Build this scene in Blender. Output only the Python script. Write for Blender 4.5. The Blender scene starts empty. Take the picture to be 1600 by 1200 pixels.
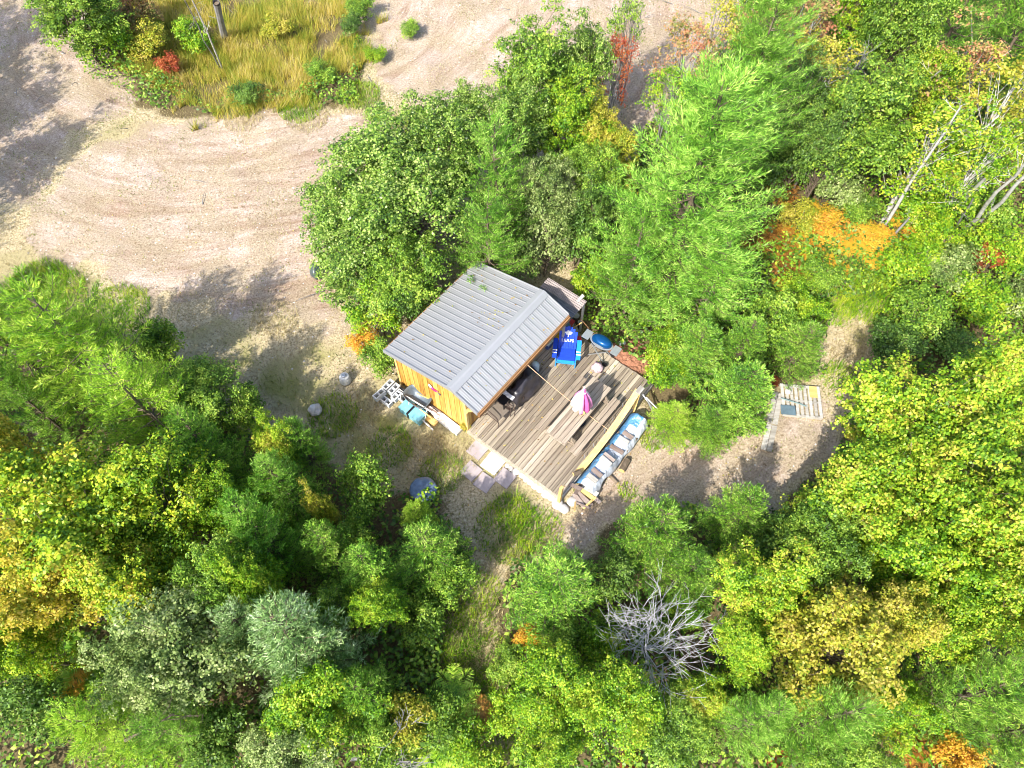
import bpy, math, random
import numpy as np
from mathutils import Vector, Matrix, noise

random.seed(7)
RNG = np.random.default_rng(7)
scene = bpy.context.scene
COL = scene.collection

# ------------------------------------------------------------------ camera
F_PX, TILT, HCAM = 1140.0, math.radians(30.0), 20.0
cam_data = bpy.data.cameras.new('camera')
cam_data.sensor_width = 36.0
cam_data.lens = 36.0 * F_PX / 1600.0
cam_data.clip_end = 3000.0
cam = bpy.data.objects.new('camera', cam_data)
cam.location = (0, 0, HCAM)
cam.rotation_euler = (TILT, 0, 0)
COL.objects.link(cam)
scene.camera = cam

# ------------------------------------------------------------------ light
SUN_AZ, SUN_EL = math.radians(55.0), math.radians(44.0)   # SUN_AZ: direction the shadows fall
world = bpy.data.worlds.new('World')
scene.world = world
world.use_nodes = True
wn = world.node_tree
bg = wn.nodes['Background']
sky = wn.nodes.new('ShaderNodeTexSky')
sky.sky_type = 'NISHITA'
sky.sun_disc = False
sky.sun_elevation = SUN_EL
to_sun = Vector((-math.cos(SUN_AZ) * math.cos(SUN_EL), -math.sin(SUN_AZ) * math.cos(SUN_EL), math.sin(SUN_EL)))
sky.sun_rotation = math.atan2(to_sun.x, to_sun.y)
sky.altitude = 300
sky.air_density = 0.8
sky.dust_density = 2.5
wn.links.new(sky.outputs[0], bg.inputs[0])
bg.inputs[1].default_value = 0.15
sun_data = bpy.data.lights.new('sun', 'SUN')
sun_data.energy = 3.3
sun_data.angle = math.radians(0.5)
sun_data.color = (1.0, 0.95, 0.86)
sun = bpy.data.objects.new('sun', sun_data)
sun.rotation_euler = to_sun.to_track_quat('Z', 'Y').to_euler()
sun.location = (-20, -25, 40)
COL.objects.link(sun)
scene.view_settings.view_transform = 'Standard'
scene.view_settings.look = 'None'
scene.view_settings.gamma = 1.0
scene.view_settings.use_curve_mapping = False
scene.view_settings.exposure = 1.42
scene.cycles.max_bounces = 8
scene.cycles.filter_width = 1.0
scene.cycles.diffuse_bounces = 4
scene.cycles.transmission_bounces = 4
scene.cycles.transparent_max_bounces = 8

# ------------------------------------------------------------------ helpers
ST, CT = math.sin(TILT), math.cos(TILT)
def at(px, py, z=0.0):
    """world point seen at photo pixel (1600x1200) when it lies at height z"""
    x = (px - 800.0) / F_PX
    y = (600.0 - py) / F_PX
    d = Vector((x, ST + y * CT, -CT + y * ST))
    k = (z - HCAM) / d.z
    return Vector((d.x * k, d.y * k, z))
def depth_at(p):
    return (p.y * ST + (HCAM - p.z) * CT)
TH = math.radians(51.5)
P0 = Vector((-1.33, 9.85, 0))
UX, UY = math.cos(TH), math.sin(TH)
def loc(px, py, z=0.0):
    """same point in the cabin's frame (x along the ridge, y towards the back eave)"""
    p = at(px, py, z) - P0
    return Vector((p.x * UX + p.y * UY, -p.x * UY + p.y * UX, z))

def tag(o, label=None, cat=None, group=None, kind=None):
    if label: o['label'] = label
    if cat: o['category'] = cat
    if group: o['group'] = group
    if kind: o['kind'] = kind
    return o
def link(o, parent=None):
    COL.objects.link(o)
    if parent is not None:
        o.parent = parent
    return o
def empty(name, location, rz=0.0, label=None, cat=None, group=None):
    o = bpy.data.objects.new(name, None)
    o.location = location
    o.rotation_euler = (0, 0, rz)
    o.empty_display_size = 0.2
    link(o)
    return tag(o, label, cat, group)
def mesh_obj(name, me, mat=None, parent=None, location=(0, 0, 0), rot=(0, 0, 0), scale=(1, 1, 1)):
    o = bpy.data.objects.new(name, me)
    if mat is not None and not me.materials:
        me.materials.append(mat)
    elif mat is not None and me.materials[0] != mat:
        o.material_slots[0].link = 'OBJECT'
        o.material_slots[0].material = mat
    o.location = location
    o.rotation_euler = rot
    o.scale = scale
    return link(o, parent)
def np_mesh(name, verts, quads=None, tris=None):
    """fast mesh from numpy arrays"""
    me = bpy.data.meshes.new(name)
    verts = np.asarray(verts, dtype=np.float32).reshape(-1, 3)
    loops, starts, n = [], [], 0
    if quads is not None and len(quads):
        q = np.asarray(quads, dtype=np.int32).reshape(-1, 4)
        loops.append(q.ravel()); starts.append(np.arange(len(q), dtype=np.int32) * 4); n = len(q) * 4
    if tris is not None and len(tris):
        t = np.asarray(tris, dtype=np.int32).reshape(-1, 3)
        loops.append(t.ravel()); starts.append(n + np.arange(len(t), dtype=np.int32) * 3)
    loops = np.concatenate(loops); starts = np.concatenate(starts)
    me.vertices.add(len(verts)); me.vertices.foreach_set('co', verts.ravel())
    me.loops.add(len(loops)); me.loops.foreach_set('vertex_index', loops)
    me.polygons.add(len(starts)); me.polygons.foreach_set('loop_start', starts)
    me.update(calc_edges=True)
    return me
def unit(a):
    return a / (np.linalg.norm(a, axis=-1, keepdims=True) + 1e-9)

class MB:
    """collects boxes, tubes and loops into one mesh"""
    def __init__(s): s.v = []; s.f = []
    def add(s, vs, fs):
        b = len(s.v); s.v += [tuple(v) for v in vs]; s.f += [tuple(b + i for i in f) for f in fs]; return s
    def box(s, x0, x1, y0, y1, z0, z1, M=None):
        vs = [Vector((x, y, z)) for z in (z0, z1) for y in (y0, y1) for x in (x0, x1)]
        if M is not None: vs = [M @ v for v in vs]
        return s.add(vs, [(0, 2, 3, 1), (4, 5, 7, 6), (0, 1, 5, 4), (2, 6, 7, 3), (0, 4, 6, 2), (1, 3, 7, 5)])
    def bar(s, a, b, w, h):
        """rectangular bar from a to b"""
        a, b = Vector(a), Vector(b); d = (b - a).normalized()
        side = d.cross(Vector((0, 0, 1)))
        if side.length < 1e-3: side = Vector((1, 0, 0))
        side.normalize(); up = side.cross(d)
        vs = [p + side * sx * w / 2 + up * sz * h / 2 for p in (a, b) for sx, sz in ((-1, -1), (1, -1), (1, 1), (-1, 1))]
        return s.add(vs, [(0, 1, 2, 3), (7, 6, 5, 4), (0, 4, 5, 1), (1, 5, 6, 2), (2, 6, 7, 3), (3, 7, 4, 0)])
    def tube(s, pts, rad, n=6, cap=True):
        pts = [Vector(p) for p in pts]
        if not hasattr(rad, '__len__'): rad = [rad] * len(pts)
        vs, fs = [], []
        up = Vector((0, 0, 1))
        for i, p in enumerate(pts):
            d = (pts[min(i + 1, len(pts) - 1)] - pts[max(i - 1, 0)]).normalized()
            a = d.cross(up)
            if a.length < 1e-2: a = d.cross(Vector((1, 0, 0)))
            a.normalize(); b = d.cross(a)
            for k in range(n):
                t = 2 * math.pi * k / n
                vs.append(p + (a * math.cos(t) + b * math.sin(t)) * rad[i])
        for i in range(len(pts) - 1):
            for k in range(n):
                fs.append((i * n + k, i * n + (k + 1) % n, (i + 1) * n + (k + 1) % n, (i + 1) * n + k))
        if cap:
            fs.append(tuple(range(n))[::-1]); fs.append(tuple(range((len(pts) - 1) * n, len(pts) * n)))
        return s.add(vs, fs)
    def lathe(s, prof, n=16, c=(0, 0, 0), sx=1, sy=1, M=None):
        vs, fs = [], []
        for r, z in prof:
            for k in range(n):
                t = 2 * math.pi * k / n
                v = Vector((c[0] + r * sx * math.cos(t), c[1] + r * sy * math.sin(t), c[2] + z))
                vs.append(M @ v if M is not None else v)
        for i in range(len(prof) - 1):
            for k in range(n):
                fs.append((i * n + k, i * n + (k + 1) % n, (i + 1) * n + (k + 1) % n, (i + 1) * n + k))
        fs.append(tuple(range(n))[::-1]); fs.append(tuple(range((len(prof) - 1) * n, len(prof) * n)))
        return s.add(vs, fs)
    def mesh(s, name, smooth=False):
        me = bpy.data.meshes.new(name); me.from_pydata(s.v, [], s.f); me.update()
        if smooth: me.shade_smooth()
        return me
    def build(s, name, mat, parent=None, smooth=False, **kw):
        return mesh_obj(name, s.mesh(name, smooth), mat, parent, **kw)

# ------------------------------------------------------------------ materials
def new_mat(name):
    m = bpy.data.materials.new(name); m.use_nodes = True
    return m, m.node_tree, m.node_tree.nodes['Principled BSDF']
def ramp(nt, stops, interp='LINEAR'):
    r = nt.nodes.new('ShaderNodeValToRGB'); r.color_ramp.interpolation = interp
    e = r.color_ramp.elements
    while len(e) < len(stops): e.new(0.5)
    for el, (p, c) in zip(e, stops):
        el.position = p; el.color = (*c, 1) if len(c) == 3 else c
    return r
def N(nt, typ, **kw):
    n = nt.nodes.new(typ)
    for k, v in kw.items(): setattr(n, k, v)
    return n
def noise_node(nt, scale, detail=4, vec=None, rough=0.55):
    n = nt.nodes.new('ShaderNodeTexNoise'); n.inputs['Scale'].default_value = scale
    n.inputs['Detail'].default_value = detail; n.inputs['Roughness'].default_value = rough
    if vec is not None: nt.links.new(vec, n.inputs['Vector'])
    return n
def bump(nt, height, bsdf, strength=0.3, dist=0.02):
    b = nt.nodes.new('ShaderNodeBump'); b.inputs['Strength'].default_value = strength; b.inputs['Distance'].default_value = dist
    nt.links.new(height, b.inputs['Height']); nt.links.new(b.outputs[0], bsdf.inputs['Normal'])
def simple(name, col, rough=0.6, metal=0.0, var=0.18, scale=9.0, spec=0.4):
    """painted / plastic / metal surface with mottling and per-object variation"""
    m, nt, b = new_mat(name)
    tc = N(nt, 'ShaderNodeTexCoord')
    n = noise_node(nt, scale, 6, tc.outputs['Object'], 0.65)
    lo = tuple(c * (1 - var) for c in col); hi = tuple(min(1, c * (1 + var)) for c in col)
    r = ramp(nt, [(0.3, lo), (0.7, hi)])
    nt.links.new(n.outputs[0], r.inputs[0]); nt.links.new(r.outputs[0], b.inputs['Base Color'])
    b.inputs['Roughness'].default_value = rough; b.inputs['Metallic'].default_value = metal
    b.inputs['Specular IOR Level'].default_value = spec
    return m
def wood(name, cols, grain=(2, 40, 40), rough=0.75, objvar=0.35, axis_offset=True):
    """wood: grain stretched along local x, tone per board from Object Info random"""
    m, nt, b = new_mat(name)
    tc = N(nt, 'ShaderNodeTexCoord'); oi = N(nt, 'ShaderNodeObjectInfo')
    mp = N(nt, 'ShaderNodeMapping'); mp.inputs['Scale'].default_value = grain
    nt.links.new(tc.outputs['Object'], mp.inputs['Vector'])
    ml = N(nt, 'ShaderNodeMath', operation='MULTIPLY'); ml.inputs[1].default_value = 37.0
    nt.links.new(oi.outputs['Random'], ml.inputs[0])
    cx = N(nt, 'ShaderNodeCombineXYZ')
    for i in range(3): nt.links.new(ml.outputs[0], cx.inputs[i])
    nt.links.new(cx.outputs[0], mp.inputs['Location'])
    n = noise_node(nt, 1.0, 6, mp.outputs[0], 0.7)
    n2 = noise_node(nt, 0.35, 3, mp.outputs[0], 0.5)
    a1 = N(nt, 'ShaderNodeMath', operation='MULTIPLY_ADD'); a1.inputs[1].default_value = objvar; 
    nt.links.new(oi.outputs['Random'], a1.inputs[0]); nt.links.new(n.outputs[0], a1.inputs[2])
    a2 = N(nt, 'ShaderNodeMath', operation='SUBTRACT'); nt.links.new(a1.outputs[0], a2.inputs[0]); a2.inputs[1].default_value = objvar / 2
    a3 = N(nt, 'ShaderNodeMath', operation='MULTIPLY_ADD'); a3.inputs[1].default_value = 0.5
    nt.links.new(n2.outputs[0], a3.inputs[0]); nt.links.new(a2.outputs[0], a3.inputs[2])
    a4 = N(nt, 'ShaderNodeMath', operation='SUBTRACT'); a4.inputs[1].default_value = 0.25; nt.links.new(a3.outputs[0], a4.inputs[0])
    k = len(cols)
    r = ramp(nt, [(0.22 + 0.56 * i / (k - 1), c) for i, c in enumerate(cols)])
    nt.links.new(a4.outputs[0], r.inputs[0]); nt.links.new(r.outputs[0], b.inputs['Base Color'])
    b.inputs['Roughness'].default_value = rough
    bump(nt, n.outputs[0], b, 0.4, 0.006)
    return m
def leaf_mat(name, cols, transl=0.35, rough=0.45, clump=1.3, bias=0.0, perleaf=0.4):
    """foliage: each leaf its own hue (Random Per Island) drifting in clumps; object colour tints the plant"""
    m, nt, b = new_mat(name)
    g = N(nt, 'ShaderNodeNewGeometry'); oi = N(nt, 'ShaderNodeObjectInfo')
    tc = N(nt, 'ShaderNodeTexCoord')
    n = noise_node(nt, clump, 3, g.outputs['Position'], 0.6)
    s = N(nt, 'ShaderNodeMath', operation='MULTIPLY_ADD'); s.inputs[1].default_value = perleaf
    nt.links.new(g.outputs['Random Per Island'], s.inputs[0]); nt.links.new(n.outputs[0], s.inputs[2])
    s2 = N(nt, 'ShaderNodeMath', operation='SUBTRACT'); s2.inputs[1].default_value = perleaf / 2 - bias; nt.links.new(s.outputs[0], s2.inputs[0])
    k = len(cols)
    r = ramp(nt, [(0.25 + 0.5 * i / (k - 1), c) for i, c in enumerate(cols)])
    nt.links.new(s2.outputs[0], r.inputs[0])
    mx = N(nt, 'ShaderNodeMix', data_type='RGBA', blend_type='MULTIPLY'); mx.inputs[0].default_value = 1.0
    nt.links.new(r.outputs[0], mx.inputs[6]); nt.links.new(oi.outputs['Color'], mx.inputs[7])
    nt.links.new(mx.outputs[2], b.inputs['Base Color'])
    b.inputs['Roughness'].default_value = rough; b.inputs['Specular IOR Level'].default_value = 0.35
    t = N(nt, 'ShaderNodeBsdfTranslucent'); nt.links.new(mx.outputs[2], t.inputs['Color'])
    ms = N(nt, 'ShaderNodeMixShader'); ms.inputs[0].default_value = transl
    out = nt.nodes['Material Output']
    nt.links.new(b.outputs[0], ms.inputs[1]); nt.links.new(t.outputs[0], ms.inputs[2]); nt.links.new(ms.outputs[0], out.inputs['Surface'])
    return m

PAL = {
 'green':  leaf_mat('leaf_green', [(.05,.12,.015),(.13,.26,.025),(.25,.41,.04),(.44,.56,.08)]),
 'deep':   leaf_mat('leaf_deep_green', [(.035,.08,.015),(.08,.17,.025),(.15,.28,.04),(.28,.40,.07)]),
 'alder':  leaf_mat('leaf_alder', [(.05,.12,.02),(.13,.25,.03),(.26,.41,.05),(.48,.60,.17)], rough=.32, perleaf=.5),
 'grey':   leaf_mat('leaf_grey_willow', [(.08,.14,.03),(.18,.27,.06),(.32,.41,.12),(.50,.56,.24)]),
 'lime':   leaf_mat('leaf_lime', [(.06,.17,.01),(.15,.33,.015),(.30,.47,.02),(.50,.56,.05)]),
 'maple':  leaf_mat('leaf_maple', [(.06,.16,.01),(.15,.31,.015),(.28,.45,.02),(.44,.54,.04),(.58,.50,.08)]),
 'gold':   leaf_mat('leaf_gold', [(.16,.26,.02),(.34,.38,.03),(.52,.47,.05),(.62,.50,.12)]),
 'pink':   leaf_mat('leaf_pinkish', [(.18,.24,.05),(.36,.30,.09),(.50,.27,.13),(.58,.22,.12)]),
 'red':    leaf_mat('leaf_red', [(.30,.05,.03),(.45,.10,.04),(.55,.22,.05)]),
 'larch':  leaf_mat('needle_larch', [(.06,.18,.02),(.16,.38,.03),(.32,.58,.07),(.54,.72,.16)], transl=.38, rough=.4),
 'larchy': leaf_mat('needle_larch_yellow', [(.10,.26,.02),(.25,.48,.03),(.44,.66,.05),(.64,.76,.13)], transl=.38, rough=.4),
 'spruce': leaf_mat('needle_spruce', [(.05,.15,.02),(.14,.33,.03),(.29,.52,.05),(.52,.68,.13)], transl=.3, rough=.4),
 'blue':   leaf_mat('needle_blue_spruce', [(.09,.18,.05),(.22,.37,.10),(.42,.60,.22),(.70,.80,.48)], transl=.3, rough=.4),
 'fern':   leaf_mat('fern_yellow', [(.44,.36,.03),(.62,.42,.04),(.70,.38,.04),(.64,.26,.04)], transl=.3),
 'rust':   leaf_mat('fern_rust', [(.16,.07,.02),(.34,.15,.03),(.52,.28,.05)], transl=.3),
}
M_BARK = wood('bark_brown', [(.05,.035,.02),(.12,.09,.06),(.22,.17,.12)], grain=(12, 12, 2), rough=.9)
M_BIRCH = wood('bark_birch', [(.24,.22,.20),(.48,.46,.43),(.60,.58,.55)], grain=(4, 4, 14), rough=.7, objvar=.1)
M_TWIG = wood('bark_pale_twig', [(.26,.25,.25),(.40,.39,.40),(.52,.51,.52)], grain=(6, 6, 3), rough=.85)
M_DEAD = wood('bark_dead_grey', [(.12,.11,.105),(.22,.21,.205),(.32,.31,.31)], grain=(6, 6, 3), rough=.85)
# ------------------------------------------------------------------ where things grow (outlines in metres, from the plan of the site)
def poly(pts): return np.array([tuple(at(x, y))[:2] for x, y in pts])
def inside(P, pg):
    x, y = P[:, 0], P[:, 1]; c = np.zeros(len(P), bool); j = len(pg) - 1
    for i in range(len(pg)):
        xi, yi = pg[i]; xj, yj = pg[j]
        cond = ((yi > y) != (yj > y)) & (x < (xj - xi) * (y - yi) / (yj - yi + 1e-12) + xi)
        c ^= cond; j = i
    return c
def dist_poly(P, pg):
    """signed distance, negative inside"""
    d = np.full(len(P), 1e9)
    for i in range(len(pg)):
        a, b = pg[i - 1], pg[i]; ab = b - a
        t = np.clip(((P - a) @ ab) / (ab @ ab), 0, 1)
        d = np.minimum(d, np.linalg.norm(P - (a + t[:, None] * ab), axis=1))
    return np.where(inside(P, pg), -d, d)
YARD = poly([(-260,150),(-300,-330),(130,-330),(130,60),(120,110),(200,165),(330,190),(450,165),(560,170),(570,130),(560,60),(560,-40),(560,-330),(1190,-330),(1170,-60),(1160,40),(1010,190),
             (900,420),(905,600),(1000,615),(1040,665),(1110,700),(1190,690),(1215,600),(1290,590),(1290,470),(1370,480),(1365,560),(1320,640),(1290,720),(1230,790),(1080,790),(960,800),
             (930,870),(800,880),(770,960),(790,1060),(800,1190),(700,1190),(700,1000),(720,930),(740,860),(680,760),(560,760),(470,690),(350,650),(280,560),(160,500),(-20,500),(-260,560)])
SAND = [poly([(-200,330),(-200,-330),(110,-330),(150,60),(200,165),(120,200),(60,330)]), poly([(60,330),(120,240),(230,190),(420,175),(560,170),(640,200),(560,330),(500,420),(540,500),(560,560),(440,480),(330,460),(200,440),(60,390)]),
        poly([(585,120),(580,40),(600,-330),(1200,-330),(1180,-60),(1160,30),(1010,200),(700,200)]),
        poly([(880,830),(920,780),(1010,700),(1110,710),(1180,705),(1215,660),(1285,655),(1290,700),(1220,780),(1080,770),(960,800),(930,850)])]
GOLD = poly([(160,-330),(590,-330),(580,-60),(570,60),(560,130),(470,160),(390,165),(330,185),(280,150),(200,120)])
def fbm(P, s, seed=0, octs=3):
    """cheap smooth value noise on a numpy point set"""
    out = np.zeros(len(P)); amp = 1.0; tot = 0
    for o in range(octs):
        q = P * s * (2 ** o) + seed * 13.7 + o * 5.1
        i = np.floor(q).astype(np.int64); f = q - i; f = f * f * (3 - 2 * f)
        def h(a, b):
            n = (a * 374761393 + b * 668265263 + seed * 1442695 + o * 974711) & 0xffffffff
            n = ((n ^ (n >> 13)) * 1274126177) & 0xffffffff
            return ((n ^ (n >> 16)) & 0xffff) / 65535.0
        v = (h(i[:, 0], i[:, 1]) * (1 - f[:, 0]) + h(i[:, 0] + 1, i[:, 1]) * f[:, 0]) * (1 - f[:, 1]) + \
            (h(i[:, 0], i[:, 1] + 1) * (1 - f[:, 0]) + h(i[:, 0] + 1, i[:, 1] + 1) * f[:, 0]) * f[:, 1]
        out += v * amp; tot += amp; amp *= .5
    return out / tot
def sstep(a, b, x):
    t = np.clip((x - a) / (b - a), 0, 1); return t * t * (3 - 2 * t)
CAB = np.array([1.7, 11.0])
def ground_z(P):
    flat = sstep(3.5, 7.0, np.linalg.norm(P - CAB, axis=1))
    far = sstep(60, 200, np.linalg.norm(P, axis=1))
    return (fbm(P, .25, 3) - .5) * .35 * flat + (fbm(P, 1.6, 5) - .5) * .05 * flat + (fbm(P, .012, 9) - .5) * 14 * far

def axis(lo, hi, step, out):
    fine = np.arange(lo, hi + 1e-6, step)
    g, s, x = [], step, hi
    while x < out: s *= 1.25; x += s; g.append(x)
    k, s, x = [], step, lo
    while x > -out: s *= 1.25; x -= s; k.append(x)
    return np.array(k[::-1] + list(fine) + g)
gx, gy = axis(-28, 28, .14, 900), axis(-3, 46, .15, 900)
X, Y = np.meshgrid(gx, gy)
G = np.stack([X.ravel(), Y.ravel()], 1)
Z = ground_z(G)
nx, ny = len(gx), len(gy)
idx = np.arange(nx * ny).reshape(ny, nx)
me = np_mesh('ground', np.column_stack([G, Z]), quads=np.stack([idx[:-1, :-1], idx[:-1, 1:], idx[1:, 1:], idx[1:, :-1]], -1).reshape(-1, 4))
me.shade_smooth()
near = (np.abs(G[:, 0]) < 60) & (G[:, 1] > -8) & (G[:, 1] < 60)
Gn = G[near]
wob = (fbm(Gn, .8, 1) - .5) * 2.2 + (fbm(Gn, 3.0, 2) - .5) * .8
yard = np.full(len(G), .35); sand = np.zeros(len(G)); lush = np.zeros(len(G))
yard[near] = 1 - sstep(-.3, .5, dist_poly(Gn, YARD) + wob * .5)
sd = np.min([dist_poly(Gn, s) for s in SAND], axis=0)
sand[near] = 1 - sstep(-.9, .9, sd + wob)
gl = sstep(.50, .75, fbm(Gn, .45, 11)) * .4
for (cx, cy, r) in ((800,820,1.4),(745,720,.9),(560,690,2.2),(480,600,2.0),(330,560,2.0),(60,470,2.5),(840,850,.8),(640,200,1.5),(700,1050,1.5),(1340,450,2.5)):
    c = np.array(at(cx, cy))[:2]
    gl = np.maximum(gl, (1 - sstep(r * .4, r * 1.5, np.linalg.norm(Gn - c, axis=1))) * (.1 + .7 * fbm(Gn, 1.5, 4)))
lush[near] = np.clip(gl, 0, 1)
ca = me.color_attributes.new('soil', 'FLOAT_COLOR', 'POINT')
arr = np.stack([yard, sand, lush, np.ones(len(G))], 1).astype(np.float32)
ca.data.foreach_set('color', arr.ravel())
m, nt, b = new_mat('soil_and_turf')
at_ = N(nt, 'ShaderNodeVertexColor', layer_name='soil'); sp = N(nt, 'ShaderNodeSeparateColor'); nt.links.new(at_.outputs[0], sp.inputs[0])
geo = N(nt, 'ShaderNodeNewGeometry'); pos = geo.outputs['Position']
nf = noise_node(nt, 16, 8, pos, .75); nm_ = noise_node(nt, 2.2, 6, pos, .65); ng = noise_node(nt, 55, 3, pos, .7)
def mixc(fac, a, b_):
    x = N(nt, 'ShaderNodeMix', data_type='RGBA'); nt.links.new(fac, x.inputs[0]); nt.links.new(a, x.inputs[6]); nt.links.new(b_, x.inputs[7]); return x.outputs[2]
floor_c = ramp(nt, [(.3, (.05, .04, .02)), (.5, (.13, .10, .05)), (.7, (.24, .19, .10))]); nt.links.new(nf.outputs[0], floor_c.inputs[0])
dry_c = ramp(nt, [(.34, (.16, .125, .07)), (.44, (.30, .245, .14)), (.54, (.46, .38, .24)), (.66, (.62, .53, .38))]); nt.links.new(nf.outputs[0], dry_c.inputs[0])
sand_c = ramp(nt, [(.32, (.19, .14, .105)), (.44, (.36, .285, .23)), (.56, (.47, .385, .32)), (.68, (.62, .54, .47))]); nt.links.new(nf.outputs[0], sand_c.inputs[0])
# wheel tracks: pale compacted streaks swept through the sand
vs_ = N(nt, 'ShaderNodeVectorMath', operation='SUBTRACT'); nt.links.new(pos, vs_.inputs[0]); vs_.inputs[1].default_value = tuple(at(395, -20))
sx_ = N(nt, 'ShaderNodeSeparateXYZ'); nt.links.new(vs_.outputs[0], sx_.inputs[0])
ln_ = N(nt, 'ShaderNodeVectorMath', operation='LENGTH'); nt.links.new(vs_.outputs[0], ln_.inputs[0])
an_ = N(nt, 'ShaderNodeMath', operation='ARCTAN2'); nt.links.new(sx_.outputs[1], an_.inputs[0]); nt.links.new(sx_.outputs[0], an_.inputs[1])
cv_ = N(nt, 'ShaderNodeCombineXYZ'); nt.links.new(ln_.outputs['Value'], cv_.inputs[0]); nt.links.new(an_.outputs[0], cv_.inputs[1])
mp = N(nt, 'ShaderNodeMapping'); mp.inputs['Scale'].default_value = (1.25, 2.6, 1); nt.links.new(cv_.outputs[0], mp.inputs['Vector'])
wv = noise_node(nt, .8, 8, mp.outputs[0], .72); wv.inputs['Distortion'].default_value = 1.3
tr = ramp(nt, [(.38, (.70, .62, .54)), (.50, (.93, .91, .89)), (.62, (1.10, 1.10, 1.12))]); nt.links.new(wv.outputs[0], tr.inputs[0])
mul = N(nt, 'ShaderNodeMix', data_type='RGBA', blend_type='MULTIPLY'); mul.inputs[0].default_value = 1
nt.links.new(sand_c.outputs[0], mul.inputs[6]); nt.links.new(tr.outputs[0], mul.inputs[7])
lush_c = ramp(nt, [(.3, (.11, .11, .035)), (.5, (.23, .22, .07)), (.7, (.37, .34, .13))]); nt.links.new(ng.outputs[0], lush_c.inputs[0])
def fuzzy(sock, amt, src):
    a = N(nt, 'ShaderNodeMath', operation='MULTIPLY_ADD'); nt.links.new(src, a.inputs[0]); a.inputs[1].default_value = amt; nt.links.new(sock, a.inputs[2])
    r = ramp(nt, [(.5 * amt + .3, (0, 0, 0)), (.5 * amt + .7, (1, 1, 1))]); nt.links.new(a.outputs[0], r.inputs[0]); return r.outputs[0]
c1 = mixc(fuzzy(sp.outputs[0], .6, nf.outputs[0]), floor_c.outputs[0], dry_c.outputs[0])
npz = noise_node(nt, .6, 8, pos, .75); pz_ = ramp(nt, [(.40, (0, 0, 0)), (.56, (.85, .85, .85))]); nt.links.new(npz.outputs[0], pz_.inputs[0])
brown_c = ramp(nt, [(.33, (.16, .12, .075)), (.5, (.33, .265, .18)), (.67, (.48, .41, .29))]); nt.links.new(nf.outputs[0], brown_c.inputs[0])
sand_mix = mixc(pz_.outputs[0], mul.outputs[2], brown_c.outputs[0])
npit = noise_node(nt, 5.5, 4, pos, .6); pit = ramp(nt, [(.30, (.62, .56, .48)), (.38, (1, 1, 1))]); nt.links.new(npit.outputs[0], pit.inputs[0])
pm = N(nt, 'ShaderNodeMix', data_type='RGBA', blend_type='MULTIPLY'); pm.inputs[0].default_value = 1
tm = N(nt, 'ShaderNodeMix', data_type='RGBA', blend_type='MULTIPLY'); tm.inputs[0].default_value = .25; nt.links.new(sand_mix, tm.inputs[6]); nt.links.new(tr.outputs[0], tm.inputs[7])
nt.links.new(tm.outputs[2], pm.inputs[6]); nt.links.new(pit.outputs[0], pm.inputs[7])
c2 = mixc(fuzzy(sp.outputs[1], .9, nm_.outputs[0]), c1, pm.outputs[2])
lf = N(nt, 'ShaderNodeMath', operation='MULTIPLY'); nt.links.new(fuzzy(sp.outputs[2], .8, nf.outputs[0]), lf.inputs[0]); nt.links.new(sp.outputs[0], lf.inputs[1])
inv = N(nt, 'ShaderNodeMath', operation='SUBTRACT'); inv.inputs[0].default_value = 1.0; nt.links.new(sp.outputs[1], inv.inputs[1])
lf2 = N(nt, 'ShaderNodeMath', operation='MULTIPLY'); nt.links.new(lf.outputs[0], lf2.inputs[0]); nt.links.new(inv.outputs[0], lf2.inputs[1])
c3 = mixc(lf2.outputs[0], c2, lush_c.outputs[0])
nt.links.new(c3, b.inputs['Base Color']); b.inputs['Roughness'].default_value = .95; b.inputs['Specular IOR Level'].default_value = .1
bump(nt, nf.outputs[0], b, .7, .03)
tag(mesh_obj('ground', me, m), 'sandy yard and forest floor under the whole scene', kind='structure')

# ------------------------------------------------------------------ leaf and blade batches
def leaf_quads(P, D, S, L, W, curl=.18):
    """rhombic leaves: centre P, axis D, side S"""
    L = np.asarray(L).reshape(-1, 1); W = np.asarray(W).reshape(-1, 1)
    Nn = np.cross(D, S)
    v = np.stack([P - D * L * .5, P + S * W * .5 + Nn * W * curl - D * L * .06, P + D * L * .5, P - S * W * .5 + Nn * W * curl - D * L * .06], 1)
    return v.reshape(-1, 3), np.arange(len(P) * 4).reshape(-1, 4)
def oriented(Nrm, rng):
    """random leaf axes lying in the plane of each normal"""
    r = rng.normal(size=Nrm.shape); D = unit(np.cross(Nrm, r)); return D, np.cross(Nrm, D)
def stuff_mesh(name, v, q=None, t=None, mat=None, label=None, tint=(1, 1, 1)):
    o = mesh_obj(name, np_mesh(name, v, quads=q, tris=t), mat); o.color = (*tint, 1)
    return tag(o, label, kind='stuff')
def scatter(n, x0, x1, y0, y1, test):
    P = np.column_stack([RNG.uniform(x0, x1, n), RNG.uniform(y0, y1, n)])
    return P[test(P)]
def in_view(P, m=1.04):
    """keeps the scatter to the ground the photo could plausibly see, with a margin for a step aside"""
    w = P[:, 1] * ST + HCAM * CT
    px = 800 + F_PX * P[:, 0] / w; py = 600 - F_PX * (P[:, 1] * CT - HCAM * ST) / w
    return (px > 800 - 880 * m) & (px < 800 + 880 * m) & (py > -60) & (py < 1300)
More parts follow.
